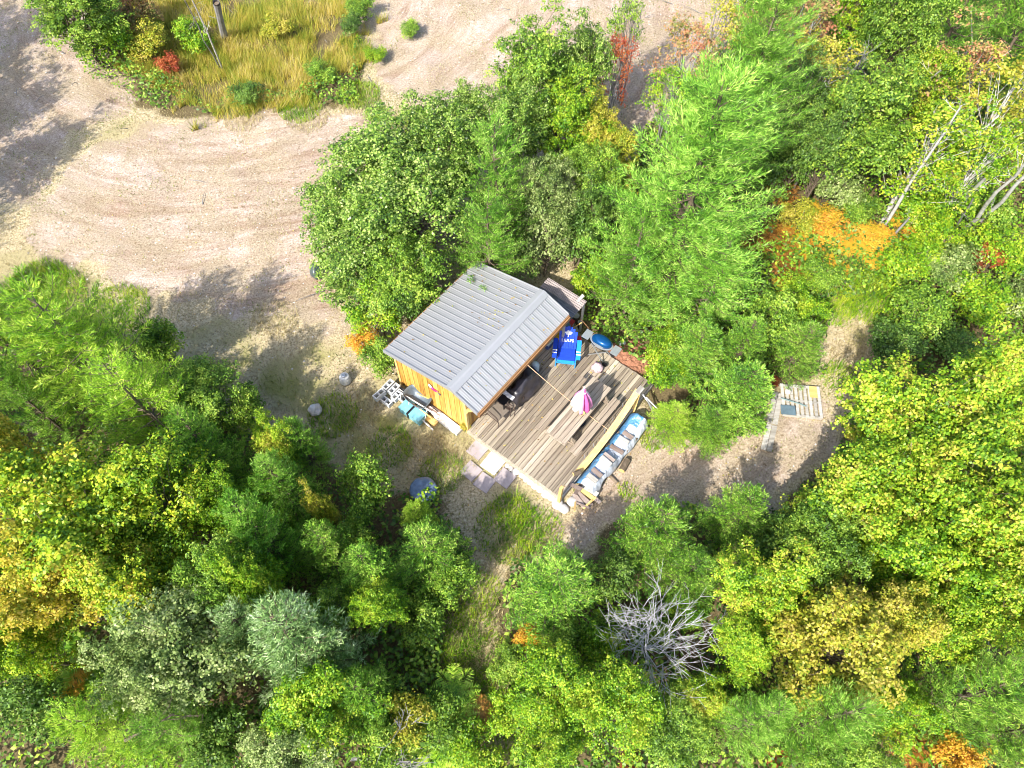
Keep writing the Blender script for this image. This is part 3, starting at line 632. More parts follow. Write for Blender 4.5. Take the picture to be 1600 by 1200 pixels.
# ------------------------------------------------------------------ every tree and bush: kind, photo x, y, crown radius (px), height m, palette, label
T = [
 # clump to the left of the cabin
 ('alder',600,268,96,4.6,'alder','rounded glossy alder at the sandy edge, upper left of the cabin clump'),
 ('alder',540,330,72,3.8,'alder','alder bulging furthest over the sand, left of the cabin clump'),
 ('alder',650,335,92,4.8,'alder','dense alder in the middle of the clump behind the cabin roof'),
 ('alder',560,415,76,3.4,'alder','dull green alder behind the dark bag on the sand'),
 ('alder',632,425,62,3.6,'green','fresh green alder touching the back eave of the grey roof'),
 ('alder',690,240,74,4.8,'alder','small leaved alder between the sand and the bright larch'),
 ('bush',588,488,40,2.2,'lime','lime bush left of the back eave of the roof'),
 ('bush',566,535,26,1.2,'fern','yellow orange bush low beside the roof corner'),
 ('bush',592,558,30,1.4,'green','low green bush under the left roof corner'),
 ('bush',640,475,38,2.2,'deep','dark bush pressed against the back wall of the cabin'),
 # behind the cabin
 ('larch',775,310,92,5.8,'larch','bright yellow green larch leaning over the top of the cabin roof'),
 ('larch',764,402,74,4.6,'larch','short bright larch with boughs hanging on the roof sheets'),
 ('alder',840,130,72,5.6,'green','tall green alder by the upper clearing, left of the red branch'),
 ('alder',905,110,52,5.4,'alder','twiggy alder beside the upper clearing with a thin top'),
 ('alder',800,205,60,4.8,'alder','grey green alder above the bright larch'),
 ('alder',885,205,60,4.6,'lime','yellowing alder between the red branch and the big larch'),
 ('maple',935,215,42,4.2,'gold','golden maple sapling with orange leaves beside the big larch'),
 ('sparse',965,115,30,4.8,'red','orange red maple branch at the edge of the upper clearing'),
 ('sparse',985,45,34,5.4,'green','thin leafy sapling reaching out over the upper clearing'),
 ('alder',858,305,52,4.2,'grey','pale grey green willow behind the lean-to'),
 ('bush',850,382,44,2.6,'grey','willow bush close behind the lean-to roof'),
 ('bush',905,372,38,2.4,'deep','dark bush in the gap between the willow and the big larch'),
 ('alder',740,190,38,4.2,'alder','small alder against the pale sand above the bright larch'),
 # big larch group
 ('biglarch',1070,345,150,8.8,'larch','largest larch, broad feathery crown right of the cabin'),
 ('biglarch',1155,195,112,8.4,'larch','tall larch behind the largest one, top right of the cabin'),
 ('larch',985,435,74,5.0,'larch','smaller larch at the near left of the largest one'),
 ('bush',930,440,30,1.8,'lime','light bush between the timber pole and the larch'),
 ('larch',1110,455,78,4.4,'larch','pale young conifer at the foot of the largest larch'),
 ('sparse',1075,95,58,4.6,'pink','thin pinkish sapling against the upper clearing'),
 ('sparse',1130,40,52,4.6,'gold','sparse yellow sapling at the top of the clearing'),
 ('sparse',1045,150,44,4.0,'lime','see-through sapling standing left of the tall larch'),
 # right of the deck
 ('spruce',1085,555,56,2.9,'spruce','spruce above the deck corner, below the largest larch'),
 ('spruce',1155,622,66,3.0,'spruce','wide grey green spruce beside the plank walk'),
 ('spruce',1050,660,44,1.8,'larchy','bright yellow green spruce next to the tarp covered pile'),
 ('bush',1035,585,34,1.3,'lime','yellow green bush beside the corner post of the deck'),
 ('spruce',1110,670,44,1.9,'spruce','small spruce between the bright one and the plank walk'),
 ('spruce',1160,545,48,2.8,'spruce','spruce behind the wide grey green one'),
 ('spruce',1246,550,50,2.6,'spruce','spruce behind the pallet, left of the dirt path'),
 ('bush',1205,500,42,2.0,'green','bush between the spruces and the orange ferns'),
 ('bush',1265,490,30,1.4,'lime','low bush at the left side of the dry path'),
 ('bush',1035,540,30,1.3,'lime','light bush behind the grill at the deck edge'),
 # top right forest
 ('sparse',1235,60,80,5.5,'pink','pinkish autumn maple at the top, left of the bare twigs'),
 ('sparse',1275,120,62,5.0,'gold','orange tinged maple with a pale stem near the top right'),
 ('maple',1190,30,48,4.8,'lime','yellow green maple at the very top above the tall larch'),
 ('alder',1345,195,86,5.6,'green','dense round green tree between bare trunks at the top right'),
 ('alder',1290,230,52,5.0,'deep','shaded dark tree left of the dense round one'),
 ('pine',1480,55,92,7.5,'larch','soft green pine at the top right edge'),
 ('pine',1580,70,84,7.5,'spruce','dark green pine in the top right corner'),
 ('alder',1400,60,58,5.8,'green','green tree with bare twigs poking out at the top right'),
 ('alder',1340,20,60,5.4,'lime','light tree at the top edge behind the bare twigs'),
 ('maple',1440,150,52,5.0,'maple','maple between the pines and the long white trunk'),
 ('birch',1450,235,78,5.4,'maple','yellow green birch crown beside the long white leaning trunk'),
 ('birch',1555,180,82,6.0,'gold','yellow birch at the right edge above the grouped trunks'),
 ('birch',1530,260,60,5.0,'lime','yellow green birch over the grouped pale trunks'),
 ('sparse',1500,130,64,5.4,'pink','sparse reddish sapling behind the yellow birch'),
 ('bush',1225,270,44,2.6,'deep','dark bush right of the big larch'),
 ('alder',1245,160,50,5.2,'deep','dark tree right of the tall larch'),
 ('bush',1305,290,38,2.2,'grey','grey green bush above the yellow ferns'),
 ('bush',1440,330,44,1.8,'lime','lime bush at the foot of the long white trunk'),
 # right low scrub
 ('bush',1425,405,46,1.4,'lime','pale yellow green scrub bush right of the orange ferns'),
 ('bush',1490,420,46,1.5,'grey','pale grey green scrub bush in the right clearing'),
 ('bush',1560,390,46,1.7,'lime','scrub bush at the right edge near the red leaves'),
 ('bush',1545,405,22,1.5,'red','dark red leaved bush at the right edge'),
 ('bush',1440,490,48,1.5,'green','green scrub bush above the shaded hollow'),
 ('bush',1530,480,50,1.6,'lime','yellow green scrub bush left of the right edge'),
 ('bush',1590,470,42,1.6,'grey','scrub bush cut by the right edge'),
 ('bush',1400,540,42,1.4,'deep','dark bush right of the dry path'),
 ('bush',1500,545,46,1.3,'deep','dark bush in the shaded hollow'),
 # big right maples
 ('maple',1396,668,104,6.0,'maple','broad maple overhanging the dirt path near the pallet'),
 ('maple',1530,640,92,6.2,'maple','maple with pale leaves at the right edge, level with the pallet'),
 ('maple',1338,778,94,5.4,'maple','yellow green maple right below the dirt path'),
 ('maple',1490,785,104,6.6,'maple','tallest maple of the right side, dense yellow green crown'),
 ('maple',1585,800,80,6.2,'maple','maple cut by the right edge, halfway down'),
 ('maple',1570,920,84,6.0,'maple','maple with orange tinged leaves at the lower right edge'),
 ('maple',1440,890,84,5.0,'lime','green maple above the golden crown'),
 ('alder',1285,850,66,4.4,'green','green tree between the paths and the golden crown'),
 ('maple',1300,1015,104,5.2,'gold','broad golden yellow maple at the lower right'),
 ('maple',1385,975,66,5.0,'gold','golden maple joined to the right of the broad golden one'),
 ('maple',1175,925,72,4.4,'maple','yellow maple above the golden crown, right of the bare tree'),
 ('maple',1160,1010,52,3.8,'lime','lime maple at the right of the bare branches'),
 ('maple',1480,985,60,4.8,'maple','small maple under the right edge trees'),
 # bottom right
 ('pine',1265,1130,78,5.6,'larch','soft light green pine at the bottom below the golden crown'),
 ('pine',1500,1090,80,5.6,'spruce','grey green pine near the lower right corner'),
 ('pine',1590,1140,70,5.6,'spruce','grey green pine in the lower right corner'),
 ('maple',1400,1110,54,3.6,'lime','lime tree at the bottom between two pines'),
 ('bush',1490,1180,34,2.0,'fern','yellow bush at the bottom edge beside the rusty ferns'),
 ('alder',1330,1185,60,3.6,'green','green tree cut by the bottom edge, lower right'),
 ('pine',1170,1130,62,4.6,'larch','soft pine at the bottom right of the dark gap'),
 # bottom centre
 ('spruce',868,922,82,3.4,'spruce','light green spruce standing alone below the stone row'),
 ('spruce',1020,838,76,3.5,'spruce','spruce directly below the tarp covered pile'),
 ('spruce',1148,812,60,3.3,'spruce','spruce below the dirt path, right of its twin'),
 ('spruce',1070,905,58,3.2,'spruce','low spruce above the bare grey tree'),
 ('bush',960,905,36,1.6,'deep','dark bush between the lone spruce and its neighbour'),
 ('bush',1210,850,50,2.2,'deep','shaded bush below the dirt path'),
 ('alder',865,1075,66,3.4,'lime','yellow green tree below the lone spruce'),
 ('alder',960,1110,70,3.6,'lime','yellow green tree below the bare grey tree'),
 ('alder',1060,1145,62,2.4,'green','green tree at the bottom, right of centre'),
 ('maple',860,1160,58,3.4,'lime','pale lime tree at the bottom edge under the dry path'),
 ('bush',890,1010,38,1.6,'green','green bush left of the bare grey tree'),
 ('maple',1100,1090,46,2.2,'maple','yellow green tree at the lower right of the bare branches'),
 ('bush',830,1000,22,1.0,'fern','small yellow bush at the foot of the lone spruce'),
 # left of the lower path
 ('spruce',672,872,72,3.4,'spruce','spruce touching the covered fire pit'),
 ('spruce',655,814,36,2.0,'larchy','light topped spruce just below the covered fire pit'),
 ('spruce',585,905,62,4.0,'spruce','spruce between the fire pit spruce and the blue green one'),
 ('spruce',520,870,56,4.0,'spruce','pale tipped spruce left of the fire pit trees'),
 ('bush',572,765,46,2.4,'green','leafy bush at the lawn edge left of the covered fire pit'),
 ('bush',712,905,36,2.0,'green','bright bush at the left side of the lower path'),
 ('maple',430,690,36,3.6,'maple','small maple with yellow leaves at the lawn edge'),
 ('spruce',480,705,42,3.2,'larch','green spruce at the lawn edge below the concrete lump'),
 ('spruce',450,775,58,4.2,'larch','green spruce in the middle of the left forest edge'),
 ('bush',505,800,20,3.6,'gold','yellow sprig among the dark spruces'),
 ('maple',590,945,44,3.9,'lime','bright lime maple sapling among the lower spruces'),
 ('spruce',475,1005,98,5.4,'blue','tall blue green spruce at the bottom left of centre'),
 ('spruce',408,995,62,5.0,'blue','pale blue tipped spruce beside the tall blue green one'),
 ('maple',495,1105,76,4.0,'lime','pale lime tree at the bottom left of centre'),
 ('spruce',575,1090,60,3.6,'spruce','spruce at the bottom next to the pale lime tree'),
 ('alder',455,1180,70,3.8,'grey','pale willow cut by the bottom edge'),
 ('bush',640,1130,40,1.6,'gold','small yellow leaved bush at the bottom left of the path'),
 ('bush',590,1165,44,1.8,'green','green bush over the fallen grey branches'),
 ('bush',690,1130,44,1.4,'green','low green bush at the bottom, left of the dry path'),
 ('bush',740,1170,44,1.2,'lime','low lime bush at the bottom end of the dry path'),
 ('bush',790,1120,34,1.2,'lime','low lime bush right of the dry path'),
 ('bush',660,970,40,1.6,'green','bush above the tussocks left of the lower path'),
 # left forest
 ('larch',145,565,120,6.0,'larchy','big feathery larch at the left, nearest to the sand'),
 ('larch',40,565,105,6.2,'larchy','larch at the left edge below the sand'),
 ('larch',240,650,95,5.2,'larchy','bright larch behind the yellow maple, right of the big one'),
 ('larch',60,640,52,5.0,'spruce','larch bough at the left edge above the dark gap'),
 ('alder',325,615,58,3.0,'green','small green tree at the lawn edge left of the concrete lump'),
 ('bush',250,545,36,2.6,'green','bush in front of the big larch beside the shaded lawn'),
 ('spruce',335,715,58,4.8,'spruce','dark spruce behind the lawn edge trees'),
 ('maple',120,820,126,5.8,'maple','huge yellow green maple filling the left side'),
 ('maple',250,790,96,5.4,'lime','green maple at the right of the huge one'),
 ('maple',20,730,70,5.4,'gold','golden maple at the left edge'),
 ('maple',90,925,86,5.4,'gold','yellow maple below the huge one at the left'),
 ('maple',210,905,80,5.2,'maple','maple between the huge one and the grey alder'),
 ('alder',300,1000,104,4.9,'grey','broad grey green alder at the lower left'),
 ('alder',355,905,62,5.4,'green','dark tree right of the huge maple'),
 ('alder',230,1060,66,5.0,'grey','pale willow at the lower left, below the yellow maple'),
 ('larch',190,1140,80,5.0,'larchy','lime larch at the bottom left with a dark bare branch'),
 ('larch',290,1150,62,4.6,'larch','green larch beside the dark bare branch at the bottom left'),
 ('maple',40,1020,58,4.6,'lime','maple at the lower left edge'),
 ('bush',60,1110,56,2.6,'deep','dark bush in the lower left corner'),
 ('bush',350,1150,52,2.4,'deep','dark leafy bush at the bottom, right of the green larch'),
 ('bush',15,890,40,3.6,'deep','dark bush at the left edge below the golden maple'),
 ('spruce',420,850,62,5.6,'larch','green spruce in the middle of the left forest'),
 # top left bank
 ('alder',120,20,66,3.8,'green','green tree at the top left corner of the sand'),
 ('bush',175,62,40,1.8,'lime','lime bush right of the corner tree at the top left'),
 ('bush',228,62,36,1.5,'gold','golden bush at the left end of the tall grass'),
 ('bush',262,100,18,1.0,'red','small crimson bush in the tall grass'),
 ('bush',215,15,34,2.0,'pink','orange bush at the top edge left of the thin bare stems'),
 ('bush',385,150,26,.9,'deep','dark low plant at the lower edge of the tall grass'),
 ('bush',548,38,20,1.0,'deep','dark round bush right of the tall grass'),
 ('bush',565,10,24,1.0,'green','green bush at the top edge right of the tall grass'),
 ('bush',640,45,18,.7,'green','small weed standing alone on the upper sand'),
 ('bush',585,85,18,.6,'lime','small lime weed at the left rim of the upper sand'),
]
T += [
 ('bush',1300,350,34,1.0,'fern','yellow bush in the middle of the bracken patch'),
 ('bush',1365,372,30,.9,'fern','orange yellow bush at the right end of the bracken patch'),
 ('bush',1250,340,28,1.2,'gold','golden bush at the upper left of the bracken patch'),
 ('bush',1280,425,34,.9,'green','green bush in front of the bracken patch'),
 ('bush',1250,455,34,1.0,'lime','lime bush between the big larch and the yellow grass'),
 ('bush',1340,330,34,1.4,'green','green bush left of the foot of the long white trunk'),
 ('bush',1470,370,40,1.2,'lime','lime bush in front of the grouped pale trunks'),
 ('bush',1545,335,40,1.8,'green','green bush right of the grouped pale trunks'),
 ('bush',420,780,34,2.4,'lime','lime bush between the dark spruces at the left'),
 ('bush',560,830,34,2.2,'green','green bush among the spruces above the lime sapling'),
 ('bush',380,640,36,2.0,'green','green bush at the lawn edge beside the small green tree'),
 ('maple',350,800,44,4.4,'lime','lime maple between the huge maple and the spruces'),
 ('alder',520,950,44,3.2,'green','green tree between the blue green spruce and the lime sapling'),
 ('bush',940,1010,34,1.6,'lime','lime bush at the left side of the bare branches'),
 ('bush',1140,1100,34,1.2,'green','green bush under the right side of the bare branches'),
 ('bush',1225,900,40,2.2,'lime','lime bush below the dark one at the dirt path'),
 ('bush',790,1040,30,1.0,'green','green bush at the right side of the dry path'),
 ('maple',395,905,48,5.4,'lime','lime maple in the gap right of the grey green alder'),
 ('bush',1020,985,34,1.0,'green','green bush growing up through the bare branches'),
 ('bush',1070,960,30,.9,'lime','lime bush under the upper right bare branches'),
 ('bush',960,975,28,.9,'green','green bush under the left bare branches'),
 ('alder',928,285,46,3.8,'green','green tree filling the gap between the willow and the largest larch'),
 ('alder',925,330,44,3.2,'deep','dark tree between the willow and the largest larch'),
 ('maple',960,250,40,3.8,'gold','yellow maple sapling tucked against the left side of the largest larch'),
 ('bush',300,50,30,1.4,'lime','lime bush inside the tall golden grass left of the stump'),
 ('bush',430,40,26,1.0,'gold','golden bush inside the tall grass right of the stump'),
 ('bush',500,110,24,.8,'green','green bush low in the right part of the tall grass'),
]
for t in T:
    warm = (1.22, 1.08, .95) if t[0] == 'maple' and t[1] < 300 else (1, 1, 1)
    plant(*t, tint=warm)
# trees just beyond the frame: they throw the shade that crosses the sand and close the view to the sides
for k, (x, y, R, h, kind, pal, lab) in enumerate([
 (-21.5, 17.2, 1.6, 7.5, 'alder', 'green', 'tree beyond the left edge throwing the long trunk shadow'),
 (-24.5, 19.5, 2.2, 8.5, 'alder', 'green', 'tree beyond the left edge, second back from the sand'),
 (-26.5, 23.5, 2.4, 9.0, 'maple', 'maple', 'maple beyond the left edge beside the upper sand'),
 (-22.3, 13.6, 1.9, 6.5, 'larch', 'larch', 'larch beyond the left edge at the corner of the sand'),
 (-19.5, 11.2, 1.7, 6.0, 'larch', 'larchy', 'larch beyond the left edge next to the left larches'),
 (-17.5, 6.0, 2.2, 7.0, 'maple', 'maple', 'maple beyond the left edge level with the huge maple'),
 (-16.0, 1.5, 2.2, 6.0, 'maple', 'lime', 'maple beyond the lower left corner'),
 (21.5, 20.0, 2.4, 8.0, 'pine', 'larch', 'pine beyond the right edge at the top'),
 (-24.0, 44.0, 2.4, 7.5, 'alder', 'green', 'tree beyond the top edge far left of the tall grass'),
 (-17.0, 43.0, 2.6, 8.0, 'maple', 'maple', 'maple beyond the top edge above the sand corner'),
 (-10.0, 46.0, 2.4, 7.5, 'pine', 'larch', 'pine beyond the top edge above the tall grass'),
 (15.0, 42.0, 2.6, 8.0, 'alder', 'green', 'tree beyond the top edge right of the upper sand'),
 (22.0, 40.0, 2.6, 8.0, 'maple', 'lime', 'maple beyond the top edge at the right'),
 (29.0, 34.0, 2.6, 8.0, 'alder', 'green', 'tree far beyond the top right corner'),
 (24.5, 26.0, 2.6, 8.0, 'pine', 'spruce', 'pine beyond the top right corner'),
 (19.0, 10.5, 2.2, 6.5, 'maple', 'maple', 'maple beyond the right edge halfway down'),
 (16.5, 4.5, 2.2, 6.5, 'maple', 'gold', 'golden maple beyond the lower right edge')]):
    r0, h0 = SIZE[kind]; nm, cat = KINDNAME[kind]
    e = empty(nm, (x, y, 0), k, lab, cat); e.scale = (R / r0, R / r0, h / h0)
    mesh_obj('trunk', LIB[kind][k % 2][1], M_BARK, e); mesh_obj('crown', LIB[kind][k % 2][0], PAL[pal], e)

# bare and leaning stems
def stem(name, a, b, r0, r1, mat, label, cat, twigs=0, seed=0, dz=0.0, k=5):
    a, b = Vector(a), Vector(b)
    rng = np.random.default_rng(seed); segs = []
    L = b - a; limb(segs, (0, 0, 0), tuple(L), r0, r1, rng, k, .005)
    for i in range(twigs):
        t = rng.uniform(.45, 1.0); p = np.array(L) * t; d = unit(np.array(L) / np.linalg.norm(L) + rng.normal(0, .55, 3)); l = rng.uniform(.3, .9) * (1.25 - t * .5)
        limb(segs, p, p + d * l, .009, .003, rng, 2, .08)
        for j in range(3):
            q = p + d * l * rng.uniform(.4, 1); limb(segs, q, q + unit(d + rng.normal(0, .6, 3)) * l * .45, .006, .003, rng, 1, 0)
    v, q = tubes_np(segs, 6); e = empty(name, a, 0, label, cat)
    mesh_obj('trunk', np_mesh('trunk', v, quads=q), mat, e); return e
stem('leaning_birch', at(1380,356,.1), at(1502,165,6.0), .075, .025, M_BIRCH, 'long white leaning birch trunk above the yellow ferns', 'tree', 14, 1)
stem('leaning_birch', at(1484,338,.1), at(1538,280,3.6), .09, .05, M_BIRCH, 'leftmost pale trunk of the group at the right edge', 'tree', 4, 2)
stem('leaning_birch', at(1506,358,.1), at(1605,250,5.2), .085, .035, M_BIRCH, 'thickest pale trunk of the group at the right edge', 'tree', 6, 3)
stem('leaning_birch', at(1523,356,.1), at(1640,235,5.6), .08, .04, M_BIRCH, 'rightmost pale trunk of the group at the right edge', 'tree', 5, 4)
stem('leaning_birch', at(1492,358,.1), at(1520,310,3.0), .045, .02, M_DEAD, 'thin dark stem among the grouped pale trunks', 'tree', 3, 5)
stem('dead_tree', at(1391,374,.1), at(1421,340,1.6), .06, .03, M_DEAD, 'short grey dead stem beside the long white trunk', 'tree', 3, 6)
stem('dead_sapling', at(1385,180,.6), at(1470,110,4.6), .06, .02, M_BIRCH, 'bare curved branch between the round green tree and the pines', 'tree', 8, 7)
stem('dead_sapling', at(1305,160,1.0), at(1350,85,5.2), .05, .02, M_DEAD, 'bare twiggy sapling above the round green tree', 'tree', 26, 8)
stem('dead_sapling', at(1302,155,1.0), at(1290,118,3.6), .035, .012, M_DEAD, 'short bare fork left of the twiggy sapling', 'tree', 6, 9)
stem('dead_sapling', at(1255,190,1.0), at(1290,125,4.4), .04, .015, M_BIRCH, 'pale stem through the orange tinged maple', 'tree', 6, 10)
stem('dead_sapling', at(1240,295,.2), at(1258,262,2.0), .05, .03, M_DEAD, 'grey stem in the dark gap right of the big larch', 'tree', 1, 11)
stem('dead_sapling', at(1315,330,.1), at(1312,235,3.0), .03, .008, M_DEAD, 'pale drooping dead sapling over the yellow ferns', 'tree', 22, 12)
stem('dead_sapling', at(347,106,.1), at(298,-5,5.0), .035, .02, M_BIRCH, 'thin white bare stem crossing the tall grass', 'tree', 3, 13)
stem('dead_sapling', at(343,105,.1), at(284,-8,4.6), .03, .015, M_DEAD, 'thinner bare stem left of the white one in the tall grass', 'tree', 3, 14)
e = empty('broken_stump', at(351,60,0), 0, 'tall grey weathered stump standing in the golden grass', 'stump')
mb = MB(); q = at(338,4,2.6) - at(351,60,0); mb.tube([(0,0,-.1), q * .3, q * .7, q], [.17, .14, .13, .15], 9, cap=False); mb.build('trunk', M_DEAD, e)
mb = MB(); mb.lathe([(.11, 0), (.07, -.06)], 9, q * .985); mb.build('hollow_core', M_BARK, e)
mb = MB(); mb.tube([q * .55, q * .55 + Vector((-.5, .1, .1))], [.02, .008], 4); mb.build('branch', M_DEAD, e)
# bare grey tree, bottom centre
p = at(1000, 1022, 1.1); e = empty('bare_tree', (p.x, p.y, 0), 0, 'leafless grey tree with spreading branches below the spruces', 'tree')
rng = np.random.default_rng(5); segs = []
limb(segs, (0, 0, 0), (.1, .1, 1.2), .07, .06, rng, 3, .02)
mains = [((1095,925),3.3),((1110,955),3.0),((1115,1000),2.7),((1085,1040),2.4),((1080,1100),2.6),((1010,930),3.1),((985,935),2.8),((960,960),2.6),((945,1010),2.2),((1040,1075),2.2),((1035,905),3.0),((1060,1005),3.3),((1005,960),3.5),((1030,960),3.6),((940,965),2.2),((1020,1060),2.0),((985,990),2.9),((1130,975),2.6)]
for (mx, my), z in mains:
    z *= .8; mx, my = 1012 + (mx - 1012) * .86, 1012 + (my - 1012) * .86
    t = np.array(at(mx, my, z)) - np.array([p.x, p.y, 0]); base = np.array([.1, .1, rng.uniform(.9, 1.25)]); n0 = len(segs)
    limb(segs, base, t, .011, .0035, rng, 6, .06)
    for s0 in list(segs[n0 + 2:]):
        for k in range(3):
            a = s0[0] + (s0[1] - s0[0]) * rng.random(); d = unit(unit(s0[1] - s0[0]) + rng.normal(0, .55, 3)); l = rng.uniform(.25, .7)
            limb(segs, a, a + d * l, .0038, .002, rng, 2, .06)
            for k2 in range(2): limb(segs, a + d * l * rng.uniform(.3, 1), a + d * l + unit(d + rng.normal(0, .6, 3)) * rng.uniform(.12, .35), .004, .0025, rng, 1, 0)
v, q = tubes_np(segs, 4); mesh_obj('trunk', np_mesh('trunk', v, quads=q), M_TWIG, e)
stem('fallen_branch', at(548,1185,.2), at(645,1192,.6), .06, .02, M_DEAD, 'grey fallen branch with forked twigs at the bottom edge', 'branch', 26, 21)
stem('fallen_branch', at(628,1188,.2), at(625,1130,1.8), .03, .008, M_DEAD, 'thin upright dead branch beside the fallen one', 'branch', 8, 22)
stem('fallen_branch', at(1400,1096,.4), at(1478,1108,.6), .04, .01, M_DEAD, 'forked grey branch in the dark gap at the lower right', 'branch', 10, 23)
stem('fallen_branch', at(1315,1128,1.2), at(1385,1140,1.6), .04, .008, M_DEAD, 'dead grey branch beside the lower right pine', 'branch', 12, 24)
stem('fallen_branch', at(195,1157,3.4), at(272,1115,3.6), .035, .015, M_BARK, 'dark bare branch lying over the bottom left larch', 'branch', 4, 25)
stem('fallen_branch', at(1466,925,2.0), at(1463,965,3.0), .03, .02, M_BIRCH, 'short pale twig in the lower right maple', 'branch', 1, 26)
stem('dead_tree', at(28,655,.6), at(66,680,.8), .14, .10, M_BARK, 'dark fallen trunk in the gap at the left edge', 'tree', 0, 27)

# ferns and bracken
FERN = [make_fern(90 + i) for i in range(3)]
def ferns(pts, r, n, pal, label, grp, s=(.7, 1.4)):
    """one bracken patch: its fronds overlap too closely to be counted"""
    V, Q, o = [], [], 0
    for i in range(n):
        cx, cy = pts[i % len(pts)]; c = at(cx, cy, .25); a = random.uniform(0, 6.28); q = r * math.sqrt(random.random())
        x, y = c.x + math.cos(a) * q, c.y + math.sin(a) * q; z = float(ground_z(np.array([[x, y]]))[0]) + random.uniform(0, .4)
        me = random.choice(FERN); v = np.zeros(len(me.vertices) * 3, np.float32); me.vertices.foreach_get('co', v); v = v.reshape(-1, 3) * random.uniform(*s)
        t = random.uniform(0, 6.28); R_ = np.array([[math.cos(t), math.sin(t), 0], [-math.sin(t), math.cos(t), 0], [0, 0, 1]])
        V.append(v @ R_ + np.array([x, y, z])); Q.append(np.arange(len(v)).reshape(-1, 4) + o); o += len(v)
    stuff_mesh('bracken', np.concatenate(V), q=np.concatenate(Q), mat=PAL[pal], label=label)
ferns([(1280,345),(1300,365),(1255,385),(1345,372),(1320,355),(1375,385),(1258,405)], .95, 18, 'fern', 'golden yellow bracken fern in the patch below the long white trunk', 'golden bracken below the white trunk', (.7, 1.3))
ferns([(1360,378),(1375,372),(1340,392),(1250,420),(1410,372)], .8, 9, 'fern', 'orange yellow bracken fern at the right end of the fern patch', 'orange bracken beside the white trunk', (.8, 1.5))
ferns([(1210,385),(1215,415),(1195,375),(1210,300),(1230,395)], .85, 14, 'rust', 'rusty brown bracken fern in the shade of the big larch', 'rusty bracken beside the big larch', (.8, 1.4))
ferns([(1435,1165),(1440,1180),(1425,1160)], .45, 9, 'rust', 'rusty orange fern at the bottom edge, lower right', 'rusty ferns at the bottom edge', (.8, 1.2))
ferns([(110,1055),(100,1070),(90,1030)], .5, 6, 'larchy', 'green fern in the lower left shade', 'ferns in the lower left shade', (.9, 1.4))
ferns([(110,1060)], .2, 2, 'fern', 'yellow fern fading beside the green ones at the lower left', 'yellow ferns at the lower left')
ferns([(715,1180),(725,1100),(740,1105),(650,1190)], .5, 10, 'larchy', 'light green fern beside the lower end of the dry path', 'ferns beside the dry path', (.7, 1.2))
ferns([(735,1100),(745,1105)], .3, 5, 'rust', 'brown fern beside the lower end of the dry path', 'brown ferns beside the dry path', (.6, 1.0))
ferns([(995,1190),(1335,1170),(1220,1180)], .2, 3, 'red', 'crimson leafed plant low in the bottom gap', 'crimson plants in the bottom gaps', (.5, .8))
# ------------------------------------------------------------------ cabin (local frame: x along ridge, y towards the back eave, so the deck is at negative y)
M_YEL = wood('wood_yellow_board', [(.24,.10,.02),(.46,.24,.04),(.62,.37,.08),(.70,.47,.17)], grain=(20, 20, 1.6), rough=.6, objvar=.3)
M_BROWN = wood('wood_brown_trim', [(.12,.06,.025),(.26,.13,.05),(.38,.20,.08)], grain=(2, 30, 30))
M_DARKIN = simple('dark_gap', (.02, .015, .012), .9)
M_ROOF = simple('roof_grey_steel', (.27, .275, .285), .45, .2, .05, 1.5, .5)
M_CAP = simple('roof_cap_steel', (.33, .335, .345), .45, .25, .04, 2.0, .5)
M_WHITE = simple('white_paint', (.62, .62, .62), .5, 0, .06)
M_DECK = wood('wood_deck_weathered', [(.14,.11,.08),(.25,.205,.15),(.35,.295,.22),(.45,.40,.32)], grain=(1.3, 26, 26), rough=.8, objvar=.38)
M_NEW = wood('wood_new_pine', [(.52,.32,.10),(.70,.46,.16),(.80,.58,.26)], grain=(2, 30, 30), rough=.65, objvar=.2)
M_GREYW = wood('wood_grey', [(.22,.20,.17),(.38,.36,.32),(.52,.50,.46)], grain=(2, 30, 30), rough=.85, objvar=.3)
RIDGE_Y, RIDGE_Z, BACK_Y, BACK_Z, FRONT_Y, FRONT_Z = .34, 2.5, 3.02, 1.87, -.60, 2.16
def roof_z(y):
    return RIDGE_Z - (y - RIDGE_Y) * (RIDGE_Z - BACK_Z) / (BACK_Y - RIDGE_Y) if y > RIDGE_Y else RIDGE_Z - (RIDGE_Y - y) * (RIDGE_Z - FRONT_Z) / (RIDGE_Y - FRONT_Y)
cabin = empty('cabin', P0, TH, 'small yellow board cabin with a grey ribbed metal gable roof', 'cabin')
CL, CW = 3.95, 2.72
# walls: each board a part of the cabin
def wall_boards(n, place, lab=None):
    for i in range(n): place(i)
bw = CW / 13
def wall_part(x0, x1, y0, y1, name='wall'):
    mb = MB(); a, b_ = roof_z(y0) - .06, roof_z(y1) - .06
    vs = [(x0, y0, .02), (x1, y0, .02), (x1, y1, .02), (x0, y1, .02), (x0, y0, a), (x1, y0, a), (x1, y1, b_), (x0, y1, b_)]
    mb.add(vs, [(3, 2, 1, 0), (4, 5, 6, 7), (0, 1, 5, 4), (1, 2, 6, 5), (2, 3, 7, 6), (3, 0, 4, 7)]); return mb
wall_s = wall_part(.03, .07, .03, CW - .03).build('wall', M_DARKIN, cabin)
wall_n = wall_part(CL - .07, CL - .03, .03, CW - .03).build('wall', M_DARKIN, cabin)
wall_f = wall_part(.08, CL - .08, .03, .07).build('wall', M_DARKIN, cabin)
wall_b = wall_part(.08, CL - .08, CW - .07, CW - .03).build('wall', M_DARKIN, cabin)
